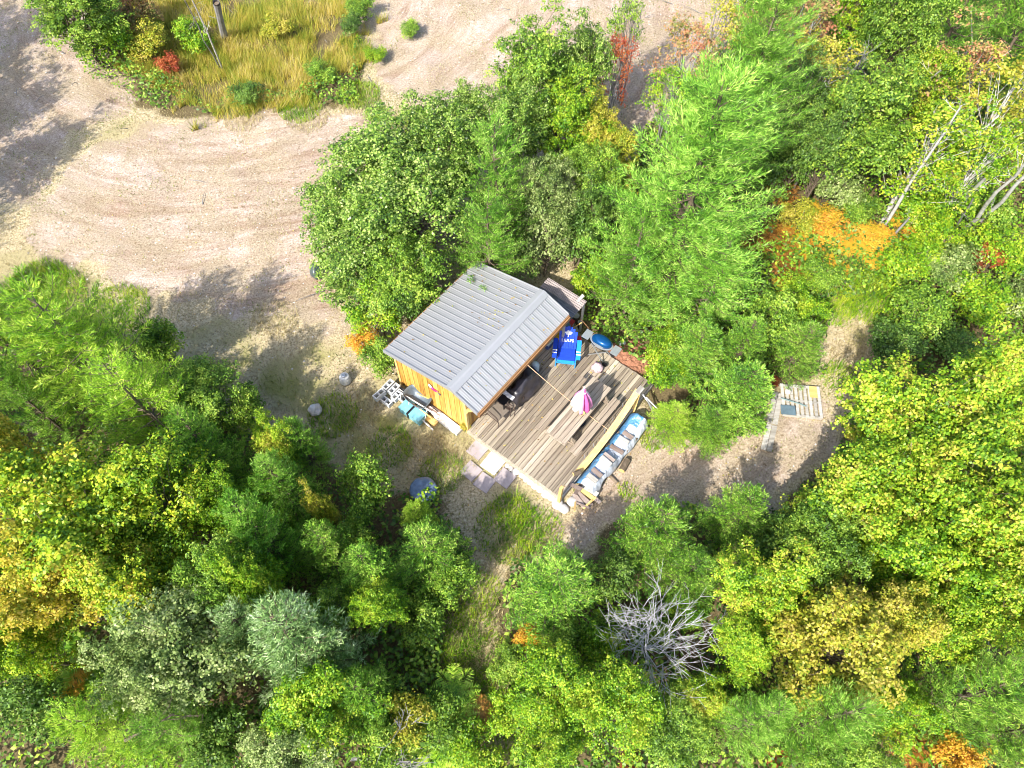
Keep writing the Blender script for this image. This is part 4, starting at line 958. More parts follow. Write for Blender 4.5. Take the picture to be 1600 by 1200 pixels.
for i in range(13):
    y0, y1 = i * bw + .008, (i + 1) * bw - .008
    for par, xa, xb in ((wall_s, -.005 - random.uniform(0, .006), .027), (wall_n, CL - .027, CL)):
        ym = (y0 + y1) / 2; mb = MB(); a, b_ = roof_z(y0) - .05, roof_z(y1) - .05; h0 = .06 + random.uniform(-.015, .02)
        vs = [(xa, y0, h0), (xb, y0, h0), (xb, y1, h0), (xa, y1, h0), (xa, y0, a), (xb, y0, a), (xb, y1, b_), (xa, y1, b_)]
        mb.add(vs, [(3, 2, 1, 0), (4, 5, 6, 7), (0, 1, 5, 4), (1, 2, 6, 5), (2, 3, 7, 6), (3, 0, 4, 7)])
        mb.build('board', M_YEL, par)
nb = 19; sw = CL / nb
board_f = MB().box(-sw / 2 + .008, sw / 2 - .008, -.016, .016, 0, 1).mesh('board')
for i in range(nb):
    x = (i + .5) * sw
    if not 8 <= i < 12:
        mesh_obj('board', board_f, M_YEL, wall_f, (x, .011, .27), (0, 0, 0), (1, 1, roof_z(0) - .33))
    else:
        mesh_obj('board', board_f, M_YEL, wall_f, (x, .011, 2.12), (0, 0, 0), (1, 1, roof_z(0) - 2.18))
    mesh_obj('board', board_f, M_YEL, wall_b, (x, CW - .011, .05), (0, 0, 0), (1, 1, roof_z(CW) - .11))
door = empty('door', (8 * sw, -.012, .27)); door.parent = cabin
for k in range(4): mesh_obj('board', board_f, M_BROWN, door, ((k + .5) * sw, 0, 0), (0, 0, 0), (1, 1, 1.82))
MB().box(.62, .70, -.07, -.02, .9, 1.0).build('handle', M_DARKIN, door)
# corner posts
for x, y in ((-.02, -.02), (CL + .0, -.02), (-.02, CW), (CL, CW)):
    MB().box(x - .03, x + .05, y - .03, y + .05, .02, roof_z(y) - .07).build('corner_post', M_NEW, cabin)
# roof: ribbed steel sheets, each a part
roof = empty('roof', (0, 0, 0)); roof.parent = cabin
RX0, RX1, NP = -.15, 4.10, 5
pw = (RX1 - RX0) / NP
def ribbed(ya, za, yb, zb, name):
    """one sheet with four raised ribs running down the slope"""
    L = math.hypot(yb - ya, zb - za); prof = []
    step = pw / 4
    for k in range(4):
        x = k * step
        prof += [(x, 0), (x + .006, .032), (x + .026, .032), (x + .032, 0), (x + step * .38, .0), (x + step * .38 + .01, .005), (x + step * .38 + .02, 0), (x + step * .68, .0), (x + step * .68 + .01, .005), (x + step * .68 + .02, 0)]
    prof.append((pw + .02, 0)); n = Vector((0, -(zb - za), (yb - ya))).normalized()
    if n.z < 0: n = -n
    mb = MB(); vs = []
    for (x, h) in prof:
        for y, z in ((ya, za), (yb, zb)):
            vs.append(Vector((x, y, z)) + n * h)
    m0 = len(vs)
    for (x, h) in prof:
        for y, z in ((ya, za), (yb, zb)): vs.append(Vector((x, y, z)) + n * (h - .004))
    fs = []
    for i in range(len(prof) - 1):
        fs.append((2 * i, 2 * i + 2, 2 * i + 3, 2 * i + 1)); fs.append((m0 + 2 * i + 1, m0 + 2 * i + 3, m0 + 2 * i + 2, m0 + 2 * i))
    if (yb - ya) < 0: fs = [f[::-1] for f in fs]
    mb.add(vs, fs); return mb.mesh(name)
back = ribbed(RIDGE_Y + .02, RIDGE_Z - .005, BACK_Y, BACK_Z, 'roof_panel'); front = ribbed(RIDGE_Y - .02, RIDGE_Z - .008, FRONT_Y, FRONT_Z, 'roof_panel')
for i in range(NP):
    mesh_obj('roof_panel', back, M_ROOF, roof, (RX0 + i * pw, 0, .002 * (i % 2)))
    mesh_obj('roof_panel', front, M_ROOF, roof, (RX0 + i * pw, 0, .002 * (i % 2)))
mb = MB(); y0, z0, w = RIDGE_Y, RIDGE_Z + .055, .17
pr_ = [(y0 + w, roof_z(y0 + w) + .037), (y0 + w - .02, roof_z(y0 + w) + .046), (y0 + .03, z0), (y0 - .03, z0), (y0 - w + .02, roof_z(y0 - w) + .05), (y0 - w, roof_z(y0 - w) + .037)]
vs = [(x, y, z) for y, z in pr_ for x in (RX0 - .02, RX1 + .02)]
mb.add(vs, [(2 * i, 2 * i + 1, 2 * i + 3, 2 * i + 2) for i in range(5)]); mb.build('ridge_cap', M_CAP, roof)
# rake trims, eave boards, rafters
for x, nm in ((RX0 - .025, 'rake_trim'), (RX1 + .0, 'rake_trim')):
    for ya, yb in ((RIDGE_Y, BACK_Y), (RIDGE_Y, FRONT_Y)):
        mb = MB(); a, b_ = roof_z(ya), roof_z(yb)
        vs = [(x + dx, y, z + dz) for (y, z) in ((ya, a), (yb, b_)) for dx in (0, .025) for dz in (-.10, .045)]
        mb.add(vs, [(0, 1, 3, 2), (4, 6, 7, 5), (0, 4, 5, 1), (2, 3, 7, 6), (1, 5, 7, 3), (0, 2, 6, 4)]); mb.build('rake_trim', M_CAP, roof)
MB().box(RX0, RX1, FRONT_Y - .035, FRONT_Y + .003, FRONT_Z - .17, FRONT_Z - .01).build('fascia', M_BROWN, roof)
MB().box(RX0, RX1, FRONT_Y - .075, FRONT_Y - .038, FRONT_Z - .20, FRONT_Z - .06).build('fascia', M_BROWN, roof)
MB().box(RX0, RX1, BACK_Y - .003, BACK_Y + .03, BACK_Z - .15, BACK_Z - .01).build('fascia', M_BROWN, roof)
for i in range(6):
    x = RX0 + .08 + i * (RX1 - RX0 - .2) / 5
    MB().bar((x, 0, roof_z(0) - .05), (x, FRONT_Y + .01, FRONT_Z - .055), .05, .09).build('rafter', M_BROWN, roof)
# curved bracket at the near end of the porch overhang, and its post
mb = MB(); pts = [(-.03, -.02, 1.35), (-.03, -.12, 1.62), (-.03, -.30, 1.82), (-.03, -.56, 1.93)]
for a, b_ in zip(pts, pts[1:]): mb.bar(a, b_, .05, .10)
mb.build('bracket', M_NEW, cabin)
mb = MB(); mb.bar((-.03, -.02, roof_z(0) - .14), (-.03, -.58, FRONT_Z - .14), .05, .12); mb.build('brace', M_YEL, cabin)
# wind toy on the wall: white disc, crimson body, small blue tail
mb = MB(); pz = Vector((-.055, 1.28, 1.35))
toy = empty('wall_ornament', cabin.matrix_basis @ Vector((-.045, 1.20, 1.42)), TH, 'crimson and white bird shaped ornament hung on the yellow wall', 'ornament')
M_CRIM = simple('crimson_paint', (.60, .02, .12), .4); M_PURP = simple('purple_paint', (.40, .03, .45), .4); M_NAVY = simple('navy_paint', (.05, .10, .30), .4)
MB().lathe([(.005, -.012), (.09, -.010), (.10, 0), (.08, .012), (.005, .015)], 14, (0, 0, 0), 1, .72, Matrix.Translation((0, .14, .02)) @ Matrix.Rotation(-math.pi / 2, 4, 'Y')).build('wing', M_WHITE, toy)
MB().lathe([(.004, -.16), (.035, -.10), (.055, 0), (.04, .10), (.004, .15)], 8, (0, 0, 0), .5, 1, Matrix.Translation((0, -.03, -.05)) @ Matrix.Rotation(1.25, 4, 'X')).build('body', M_CRIM, toy)
MB().lathe([(.004, -.05), (.05, 0), (.004, .05)], 8, (0, 0, 0), .5, 1, Matrix.Translation((0, .05, -.02)) @ Matrix.Rotation(1.25, 4, 'X')).build('neck', M_PURP, toy)
MB().add([(0, -.14, -.07), (0, -.25, -.06), (0, -.24, -.15), (.012, -.14, -.09), (.012, -.25, -.08), (.012, -.24, -.16)], [(0, 1, 2), (5, 4, 3), (0, 3, 4, 1), (1, 4, 5, 2), (2, 5, 3, 0)]).build('tail', M_NAVY, toy)

# ------------------------------------------------------------------ deck
deck = empty('deck', P0, TH, 'weathered plank deck along the front of the cabin', 'deck')
DZ, DX0, DX1, DY1 = .25, -.03, 4.80, -3.50
NPL = 25; pp_ = (0 - DY1) / NPL
plank = MB().box(0, 1, -pp_ / 2 + .007, pp_ / 2 - .007, -.036, 0).mesh('plank')
for i in range(NPL):
    y = -(i + .5) * pp_
    cuts = [DX0, DX1 + random.uniform(-.015, .02)] if i % 3 else [DX0, random.choice((1.6, 2.4, 3.1)), DX1 + random.uniform(-.01, .03)]
    for a, b_ in zip(cuts, cuts[1:]):
        mesh_obj('plank', plank, M_DECK, deck, (a + (.003 if a != DX0 else 0), y, DZ + random.uniform(-.0015, .0015)), (0, 0, 0), (b_ - a - .003, 1, 1))
for y in (-.06, -1.2, -2.35, DY1 + .10): MB().box(DX0 + .03, DX1 - .03, y - .02, y + .02, .06, DZ - .038).build('joist', M_BROWN, deck)
MB().box(DX0 - .045, DX0 - .003, DY1, -.02, .03, DZ - .004).build('rim_board', M_DECK, deck)
MB().box(DX1 - .02, DX1 + .02, DY1, -.02, .03, DZ - .04).build('rim_board', M_GREYW, deck)
MB().box(DX0, DX1, DY1 - .045, DY1 - .003, .02, DZ - .004).build('rim_board', M_GREYW, deck)
# railing on the outer side: two posts, a warped new plank, short black rods
c1 = loc(880, 786, DZ); c2 = loc(986, 650, DZ)
MB().bar((c1.x, DY1 - .02, .05), (c1.x + .03, DY1 - .02, 1.15), .09, .09).build('rail_post', M_NEW, deck)
MB().bar((c2.x + .28, DY1 - .04, .05), (c2.x + .34, DY1 - .02, 1.28), .10, .10).build('rail_post', M_NEW, deck)
MB().box(c2.x + .20, c2.x + .46, DY1 - .11, DY1 + .05, 1.28, 1.33).build('post_cap', M_GREYW, deck)
rail = MB(); n = 10
for k in range(n):
    t0, t1 = k / n, (k + 1) / n
    def P_(t): return Vector((c1.x + 1.0 + t * (c2.x - c1.x - .66), DY1 + .05 - .06 * math.sin(t * 2.6), .30 + .93 * t ** 1.5))
    rail.bar(P_(t0), P_(t1), .19, .03)
rail.build('rail', M_NEW, deck)
M_BLACK = simple('black_metal', (.03, .03, .035), .4, .6)
for (x, y) in ((974, 641), (959, 663), (946, 681), (929, 704), (915, 722)):
    a = loc(x, y, DZ + .02); MB().tube([(a.x, a.y, DZ), (a.x + .02, a.y + .06, DZ + .14), (a.x + .10, a.y + .13, DZ + .20)], .012, 5).build('rod', M_BLACK, deck)
# picnic table with two benches
M_TABLE = wood('wood_table_grey', [(.14,.105,.075),(.24,.19,.14),(.32,.265,.20),(.42,.355,.28)], grain=(1.5, 28, 28), rough=.8, objvar=.3)
ta, tb = loc(871, 686, DZ + .74), loc(938, 596, DZ + .74)
tc = (ta + tb) / 2; tl = (tb - ta).length
tbl = empty('picnic_table', P0 + Vector((tc.x * UX - tc.y * UY, tc.x * UY + tc.y * UX, DZ)), TH, 'weathered grey picnic table with attached benches on the deck', 'table')
hl = tl / 2; slat = MB().box(-1, 1, -.061, .061, -.036, 0).mesh('plank')
for k in range(5): mesh_obj('plank', slat, M_TABLE, tbl, (random.uniform(-.01, .01), (k - 2) * .138, .745), (0, 0, 0), (hl, 1, 1))
for s in (1, -1):
    for k in range(2): mesh_obj('bench_plank', slat, M_TABLE, tbl, (random.uniform(-.01, .01), s * (.55 + k * .14), .45), (0, 0, 0), (hl * .97, 1, 1))
for x in (-hl + .30, hl - .30):
    MB().box(x - .02, x + .02, -.33, .33, .655, .705).build('crossbeam', M_TABLE, tbl)
    MB().box(x - .02, x + .02, -.76, .76, .325, .41).build('crossbeam', M_TABLE, tbl)
    for s in (1, -1): MB().bar((x + .045, s * .62, .0), (x + .045, s * .24, .70), .045, .09).build('leg', M_TABLE, tbl)
MB().box(-hl - .035, -hl - .004, -.345, .345, .70, .742).build('end_board', M_DECK, tbl)
# closed parasol through the table
def on_deck(px, py, z=DZ): return at(px, py, z)
q = at(907, 641, DZ + .76)
par = empty('parasol', (q.x, q.y, DZ), .3, 'folded pink and white parasol standing in the picnic table', 'parasol')
M_PW = simple('parasol_white', (.80, .78, .80), .7, 0, .05); M_PP = simple('parasol_pink', (.72, .28, .52), .7, 0, .12); M_PD = simple('parasol_crimson', (.58, .10, .30), .7, 0, .1)
MB().tube([(0, 0, .02), (0, 0, 2.15)], .018, 8).build('pole', M_WHITE, par)
K = 8
for k in range(K):
    a0 = 2 * math.pi * k / K; da = 2 * math.pi / K; rows = []
    for (z, r) in ((2.05, .02), (1.96, .06), (1.86, .07), (1.68, .16), (1.45, .24), (1.18, .29), (1.06, .27)):
        rows.append([Vector((r * f * math.cos(a0 + da * g), r * f * math.sin(a0 + da * g), z)) for g, f in ((0, .62), (.3, 1.12), (.7, 1.1), (1, .62))])
    mb = MB(); vs = [v for rw in rows for v in rw]; fs = [(i * 4 + j, i * 4 + j + 1, i * 4 + j + 5, i * 4 + j + 4) for i in range(6) for j in range(3)]
    mb.add([tuple(v) for v in vs], fs)
    mb.build('panel', (M_PW, M_PW, M_PP, M_PW, M_PW, M_PP, M_PD, M_PP)[k], par, True)
MB().lathe([(.078, 1.84), (.085, 1.87), (.078, 1.90)], 10).build('strap', M_PW, par)
MB().lathe([(.01, 2.16), (.03, 2.13), (.02, 2.08)], 8).build('finial', M_WHITE, par)
MB().lathe([(.20, .02), (.22, .05), (.06, .10), (.03, .14)], 16).build('base', M_BLACK, par)
# wooden bowl on the table
q = at(909, 646, DZ + .75)
bowl = empty('bowl', (q.x, q.y, DZ + .746), 0, 'small tan wooden bowl on the picnic table in front of the parasol', 'bowl')
MB().lathe([(.05, .0), (.085, .03), (.10, .07), (.088, .07), (.07, .035), (.02, .015)], 16).build('body', simple('bowl_wood', (.55, .40, .18), .5), bowl)
# thin cord from the eave over the deck
a = Vector(at(824, 570, FRONT_Z - .1)); b_ = Vector(at(950, 671, DZ + .3))
mb = MB(); mb.tube([a + (b_ - a) * t - Vector((0, 0, .10 * math.sin(math.pi * t))) for t in [i / 12 for i in range(13)]], .010, 5)
tag(mb.build('cord', simple('cord_tan', (.65, .42, .25), .8)), 'thin tan cord stretched from the eave across the deck', 'cord')
# lean-to behind the cabin
zl = 1.55
A, B, C_, D_ = (loc(838, 421, zl + .12), loc(886, 453, zl + .12), loc(871, 476, zl), loc(822, 447, zl))
ln = empty('lean_to', P0, TH, 'low lean-to with dark corrugated roof behind the cabin', 'shed')
M_CORR = simple('corrugated_dark', (.16, .17, .19), .35, .5, .35, 3.0)
M_CORRR = simple('corrugated_rust', (.26, .22, .21), .5, .3, .3, 3.0)
x0, x1, y0, y1 = min(A.x, B.x, C_.x, D_.x), max(A.x, B.x, C_.x, D_.x), -.55, .95
x0 = CL + .1; x1 = max(x1, x0 + .9)
for (xa, xb, mt) in ((x0, (x0 + x1) / 2 + .15, M_CORR), ((x0 + x1) / 2 + .152, x1, M_CORRR)):
    mb = MB(); n = 40; vs = []
    for i in range(n + 1):
        x = xa + (xb - xa) * i / n
        for y in (y0, y1): vs.append((x, y, zl + .018 * math.sin((x - x0) * 2 * math.pi / .076) + (x - x0) * .08))
    mb.add(vs, [(2 * i, 2 * i + 2, 2 * i + 3, 2 * i + 1) for i in range(n)]); mb.build('roof_sheet', mt, ln)
for x in (x0 + .05, x1 - .06):
    for y in (y0 + .06, y1 - .06): MB().box(x - .03, x + .03, y - .03, y + .03, 0, zl - .03).build('post', M_GREYW, ln)
for y in (y0 + .06, y1 - .06): MB().bar((x0, y, zl - .05), (x1, y, zl + .02), .05, .06).build('beam', M_GREYW, ln)
# ------------------------------------------------------------------ stones, slabs, things on and round the deck
def rock_mesh(seed, n=2):
    import bmesh
    bm = bmesh.new(); bmesh.ops.create_icosphere(bm, subdivisions=n, radius=1.0)
    for v in bm.verts:
        k = 1 + .28 * (noise.noise(v.co * 1.3 + Vector((seed * 3.1, 0, 0)))) + .08 * noise.noise(v.co * 4 + Vector((seed, 1, 0))); v.co *= k
        v.co.z = max(v.co.z, -.6)
    me = bpy.data.meshes.new('rock'); bm.to_mesh(me); bm.free(); me.shade_smooth(); return me
M_STONE = simple('pale_stone', (.48, .45, .42), .85, 0, .22, 3.0); M_CONC = simple('concrete', (.50, .50, .48), .9, 0, .15, 4.0)
rocks = [rock_mesh(i) for i in range(4)]
stones = [(793,727,.075),(798,731,.085),(806,737,.12),(816,742,.10),(822,748,.10),(829,753,.11),(836,759,.105),(844,764,.12),(854,771,.15),(862,777,.12),(871,787,.17),(881,795,.15),(895,784,.15)]
words = ['smallest pale stone at the slab end of the stone row', 'second pale stone from the slabs in the row', 'third pale stone from the slabs in the row', 'fourth pale stone from the slabs in the row',
 'fifth pale stone from the slabs in the row', 'middle pale stone of the row along the deck', 'pale stone just past the middle of the row', 'fourth pale stone from the deck corner in the row', 'large pale stone third from the deck corner',
 'pale stone next to the last one in the row', 'biggest pale stone, last before the deck corner', 'pale lavender stone at the foot of the deck corner post', 'pale stone tucked behind the corner beside the scrap wood']
for i, ((x, y, r), w) in enumerate(zip(stones, words)):
    p = at(x, y, .05); e = mesh_obj('stone', rocks[i % 4], M_STONE, None, (p.x, p.y, r * .35), (0, 0, TH + i), (r * 1.15, r, r * .65))
    tag(e, w, 'stone', 'pale stones along the deck edge')
slab = MB().box(-.245, .245, -.245, .245, -.03, .03).mesh('slab')
M_SLAB = simple('slab_pink_concrete', (.36, .31, .31), .9, 0, .10, 5.0); M_SLABW = simple('slab_white', (.66, .68, .67), .85, 0, .06, 5.0)
for (x, y, a, w, lab) in ((746,703,0,0,'pinkish patio slab nearest to the cabin corner'), (770,724,2,1,'white patio slab in the middle of the five'), (736,736,-3,0,'pinkish patio slab at the far left of the five'),
                        (757,754,3,0,'pinkish patio slab at the bottom, half in shade'), (789,747,1,0,'pinkish patio slab next to the stone row')):
    p = at(x, y, .03); o = mesh_obj('patio_slab', slab, M_SLABW if w else M_SLAB, None, (p.x, p.y, .02), (0, 0, TH + math.radians(a)), (1.12 if w else 1, 1.1 if w else 1, 1))
    tag(o, lab, 'slab', 'patio slabs beside the deck')

def frame_at(px, py, z, az): 
    p = at(px, py, z); return (p.x, p.y, z), math.radians(az)
# blue garden chair with white emblem and letters
M_BLUE = simple('chair_royal_blue', (.015, .06, .50), .45, 0, .12); M_CYAN = simple('chair_light_blue', (.02, .28, .72), .45, 0, .10); M_WP = simple('print_white', (.85, .85, .85), .5, 0, .03)
p = at(884, 560, DZ); chair = empty('garden_chair', (p.x, p.y, DZ), math.radians(-7), 'royal blue slatted garden chair with white leaf emblem on its back', 'chair')
# local: x right, y to the back of the chair
tilt_ = Matrix.Translation((0, .20, .30)) @ Matrix.Rotation(math.radians(-28), 4, 'X')
hs = [.60, .70, .76, .79, .76, .70, .60]
for i, h in enumerate(hs):
    MB().box((i - 3.5) * .082 + .004, (i - 2.5) * .082 - .004, -.011, .011, 0, h, tilt_).build('back_slat', M_BLUE, chair)
for z in (.12, .48): MB().box(-.29, .29, .012, .035, z, z + .07, tilt_).build('back_rail', M_BLUE, chair)
for k in range(5):
    y = -.30 + k * .105; MB().box(-.27, .27, y, y + .095, .37 - k * .022, .392 - k * .022).build('seat_slat', M_BLUE, chair)
MB().box(-.28, .28, -.345, -.315, .22, .385).build('apron', M_CYAN, chair)
for s in (-1, 1):
    MB().box(s * .37 - .07, s * .37 + .07, -.36, .36, .545, .568).build('armrest', M_CYAN if s > 0 else M_BLUE, chair)
    for y in (-.20, -.10): MB().box(s * .37 - .071, s * .37 + .071, y, y + .035, .5685, .5715).build('arm_stripe', M_WP, chair)
    MB().box(s * .31 - .014, s * .31 + .014, -.34, -.24, 0, .545).build('leg', M_CYAN, chair)
    MB().bar((s * .29, -.28, .33), (s * .29, .52, .06), .03, .12).build('leg', M_BLUE, chair)
    MB().bar((s * .34, .32, .545), (s * .31, .36, .12), .03, .06).build('arm_support', M_BLUE, chair)
leaf = [(0, .13), (.022, .085), (.05, .10), (.044, .045), (.085, .07), (.095, .045), (.125, .035), (.075, -.01), (.085, -.03), (.012, -.045), (.010, -.11), (-.010, -.11), (-.012, -.045), (-.085, -.03), (-.075, -.01), (-.125, .035), (-.095, .045), (-.085, .07), (-.044, .045), (-.05, .10), (-.022, .085)]
vs = [tilt_ @ Vector((x * 1.05, -.016, .53 + z * 1.05)) for x, z in leaf] + [tilt_ @ Vector((x * 1.05, -.012, .53 + z * 1.05)) for x, z in leaf]
n = len(leaf); MB().add(vs, [tuple(range(n)), tuple(range(n, 2 * n))[::-1]] + [(i, n + i, n + (i + 1) % n, (i + 1) % n) for i in range(n)]).build('emblem', M_WP, chair)
fc = bpy.data.curves.new('lettering', 'FONT'); fc.body = 'LEAFS'; fc.size = .135; fc.extrude = .002; fc.align_x = 'CENTER'; fc.offset = .003; fc.space_character = 1.15
tmp = bpy.data.objects.new('lettering_curve', fc); COL.objects.link(tmp); bpy.context.view_layer.update()
fm = bpy.data.meshes.new_from_object(tmp.evaluated_get(bpy.context.evaluated_depsgraph_get())); bpy.data.objects.remove(tmp)
fm.materials.clear(); fm.materials.append(M_WP); fo = bpy.data.objects.new('lettering', fm); fo.matrix_local = Matrix.Translation((0, 0, 0)) @ tilt_ @ Matrix.Translation((0, -.015, .24)) @ Matrix.Rotation(math.pi / 2, 4, 'X'); link(fo, chair)
# grill with blue lid
M_LID = simple('grill_blue_lid', (.005, .07, .22), .18, .4, .1); M_STEEL = simple('brushed_grey', (.42, .44, .46), .35, .6, .1)
p = at(936, 556, DZ); g = empty('grill', (p.x, p.y, DZ), math.radians(-36), 'oval portable grill with shiny blue lid and grey side shelves', 'grill')
S_ = (1.0, .58)
MB().lathe([(.26, .62), (.33, .70), (.35, .78)], 28, (0, 0, 0), *S_).build('bowl', M_STEEL, g, True)
MB().lathe([(.395, .775), (.40, .79), (.395, .805), (.36, .81)], 28, (0, 0, 0), *S_).build('rim', M_STEEL, g)
MB().lathe([(.35, .81), (.345, .87), (.30, .94), (.20, .985), (.08, 1.0), (.01, 1.003)], 28, (0, 0, 0), *S_).build('lid', M_LID, g, True)
MB().box(-.16, .16, -.235, -.20, .86, .89).build('handle', M_STEEL, g)
for s in (-1, 1):
    MB().box(s * .52 - .12, s * .52 + .12, -.17, .17, .76, .785).build('side_shelf', M_STEEL, g)
    for t in (-1, 1): MB().bar((s * .28, t * .14, .66), (-s * .30, t * .19, .04), .025, .025).build('leg', M_STEEL, g)
    MB().lathe([(.09, -.02), (.09, .02)], 14, (0, 0, 0), 1, 1, Matrix.Translation((.34, s * .22, .09)) @ Matrix.Rotation(math.pi / 2, 4, 'X')).build('wheel', M_BLACK, g)
# pale pink bag hung on the grill front
p = at(933, 578, DZ); bag = MB(); n = 10
for r_, (z, w, d) in enumerate(((0, .17, .10), (.15, .20, .13), (.33, .17, .11), (.42, .12, .06))): pass
bag.lathe([(.12, .0), (.19, .05), (.20, .14), (.15, .24), (.08, .30), (.12, .34)], 14, (0, 0, 0), 1, .7)
me = bag.mesh('mesh_bag', True)
for v in me.vertices: v.co += Vector((noise.noise(v.co * 9) * .07, noise.noise(v.co * 9 + Vector((5, 0, 0))) * .07, noise.noise(v.co * 7) * .05))
tag(mesh_obj('mesh_bag', me, simple('bag_pinkish_white', (.50, .36, .39), .8, 0, .6, 12.0), None, (p.x, p.y, DZ), (0, 0, -.5)), 'pinkish white bag standing in front of the blue lidded grill', 'bag')
# dark covered barbecue under the eave
M_COVER = simple('cover_black_vinyl', (.035, .032, .040), .38, 0, .4, 5.0, .6)
p = at(812, 606, DZ + .5); import bmesh
bm = bmesh.new(); bmesh.ops.create_cube(bm, size=1); bmesh.ops.subdivide_edges(bm, edges=bm.edges[:], cuts=9, use_grid_fill=True)
for v in bm.verts:
    c = v.co; c.x *= 1.30; c.y *= .55; c.z = (c.z + .5) * (.92 - .10 * abs(c.x) - .25 * max(0, c.x - .2))
    c.y *= (1 - .45 * (c.z / .95) ** 2.5) * (1 - .25 * (abs(c.x) / .62) ** 4); c.x *= 1 - .22 * (c.z / .95) ** 2; c.z -= .10 * (abs(c.y) / .28) ** 3 * (c.z > .5)
    k = Vector((c.x * 3, c.y * 3, c.z * 2)); d = noise.noise(k) * .13 + noise.noise(k * 3) * .05; c += Vector((d * .6, d, d * .5 if c.z > .3 else 0))
me = bpy.data.meshes.new('grill_cover'); bm.to_mesh(me); bm.free(); me.shade_smooth()
q = loc(810, 604, DZ + .5)
def wl(x, y, z=0): return Vector((P0.x + x * UX - y * UY, P0.y + x * UY + y * UX, z))
tag(mesh_obj('grill_cover', me, M_COVER, None, wl(2.02, -.55, DZ), (0, 0, TH)), 'bulky black vinyl covered barbecue under the cabin eave', 'barbecue')
# white cloth by the cover and pale blue item at its far end
def lump(name, px, py, z, s, mat, lab, cat, rz=0, seed=0):
    p = at(px, py, z + s[2] * .5); return tag(mesh_obj(name, rocks[seed % 4], mat, None, (p.x, p.y, z + s[2] * .55), (0, 0, rz), s), lab, cat)
M_PALEB = simple('pale_blue_plastic', (.52, .64, .68), .4)
q = at(836, 568, DZ + .5)
mb = MB(); mb.lathe([(.10, 0), (.14, .06), (.14, .42), (.10, .5), (.04, .52)], 12); tag(mb.build('water_jug', M_PALEB, None, True, location=(q.x, q.y, DZ)), 'pale blue plastic jug at the far end of the covered barbecue', 'jug')
for (x, y, s, lab) in ((794, 617, .07, 'white cloth lying beside the covered barbecue'),):
    q = at(x, y, DZ + .75); bm = bmesh.new(); bmesh.ops.create_grid(bm, x_segments=14, y_segments=6, size=.5)
    for v in bm.verts: v.co = Vector((v.co.x * .42, v.co.y * .14, .03 * noise.noise(v.co * 4) + .02))
    me = bpy.data.meshes.new('cloth'); bm.to_mesh(me); bm.free(); me.shade_smooth()
    tag(mesh_obj('cloth', me, M_WHITE, None, (q.x, q.y, DZ + .72), (0, 0, -.7)), lab, 'cloth')
    q2 = wl(1.17, -.40, DZ); e = empty('side_table', q2, TH, 'small dark side table under the white cloth', 'table')
    MB().box(-.17, .17, -.20, .20, .68, .71).build('table_top', M_BLACK, e)
    for sx in (-.14, .14):
        for sy in (-.17, .17): MB().box(sx - .015, sx + .015, sy - .015, sy + .015, 0, .68).build('leg', M_BLACK, e)
# sling patio chairs, brown
M_SLING = simple('sling_taupe', (.17, .14, .11), .8, 0, .12, 20); M_BRZ = simple('bronze_tube', (.10, .07, .06), .4, .5)
def sling_chair(px, py, az, lab):
    p = at(px, py, DZ); e = empty('patio_chair', (p.x, p.y, DZ), math.radians(az), lab, 'chair')
    MB().add([(-.24, -.24, .40), (.24, -.24, .40), (.24, .22, .37), (-.24, .22, .37), (-.24, -.24, .39), (.24, -.24, .39), (.24, .22, .36), (-.24, .22, .36)], [(0, 1, 2, 3), (7, 6, 5, 4), (0, 4, 5, 1), (2, 6, 7, 3), (1, 5, 6, 2), (0, 3, 7, 4)]).build('seat', M_SLING, e)
    MB().add([(-.24, .23, .37), (.24, .23, .37), (.24, .42, .90), (-.24, .42, .90), (-.24, .245, .37), (.24, .245, .37), (.24, .435, .90), (-.24, .435, .90)], [(0, 1, 2, 3), (7, 6, 5, 4), (0, 4, 5, 1), (2, 3, 7, 6), (1, 2, 6, 5), (0, 4, 7, 3)]).build('backrest', M_SLING, e)
    for s in (-1, 1):
        x = s * .27
        MB().tube([(x, .43, .92), (x, .23, .37), (x, -.26, .41), (x, -.30, .36), (x, -.26, .0)], .014, 6).build('frame', M_BRZ, e)
        MB().tube([(x, .33, .64), (x, .10, .64), (x, -.20, .62), (x, -.26, .56), (x, -.28, .36)], .015, 6).build('armrest', M_BRZ, e)
        MB().tube([(x, .16, .38), (x, .38, .0)], .013, 6).build('leg', M_BRZ, e)
    MB().tube([(-.27, .43, .92), (.27, .43, .92)], .014, 6).build('back_rail', M_BRZ, e)
    return e
sling_chair(778, 652, 47, 'brown sling patio chair nearest to the deck corner')
sling_chair(798, 634, 62, 'brown sling patio chair between the first one and the covered barbecue')
# junk behind the blue chair
def crate(name, px, py, z0, sx, sy, sz, az, mat, lab, cat, lid=None):
    p = at(px, py, z0 + sz); e = empty(name, (p.x, p.y, z0), math.radians(az), lab, cat)
    MB().box(-sx / 2, sx / 2, -sy / 2, sy / 2, 0, sz).build('body', mat, e)
    MB().box(-sx / 2 - .012, sx / 2 + .012, -sy / 2 - .012, sy / 2 + .012, sz, sz + .04).build('lid', lid or mat, e)
    return e
M_TEALG = simple('grey_green_plastic', (.18, .26, .26), .5); M_RED = simple('red_plastic', (.50, .03, .04), .4); M_YELP = simple('yellow_plastic', (.72, .50, .04), .45)
crate('storage_tote', 879, 507, DZ, .42, .30, .30, 20, M_TEALG, 'grey green storage box behind the blue chair', 'box')
crate('cooler', 888, 503, .05, .34, .24, .34, -30, M_WHITE, 'small cooler with red lid behind the cabin corner', 'cooler', M_RED)
crate('bucket', 903, 531, DZ, .20, .2, .26, 10, M_RED, 'red box beside the back of the blue chair', 'box')
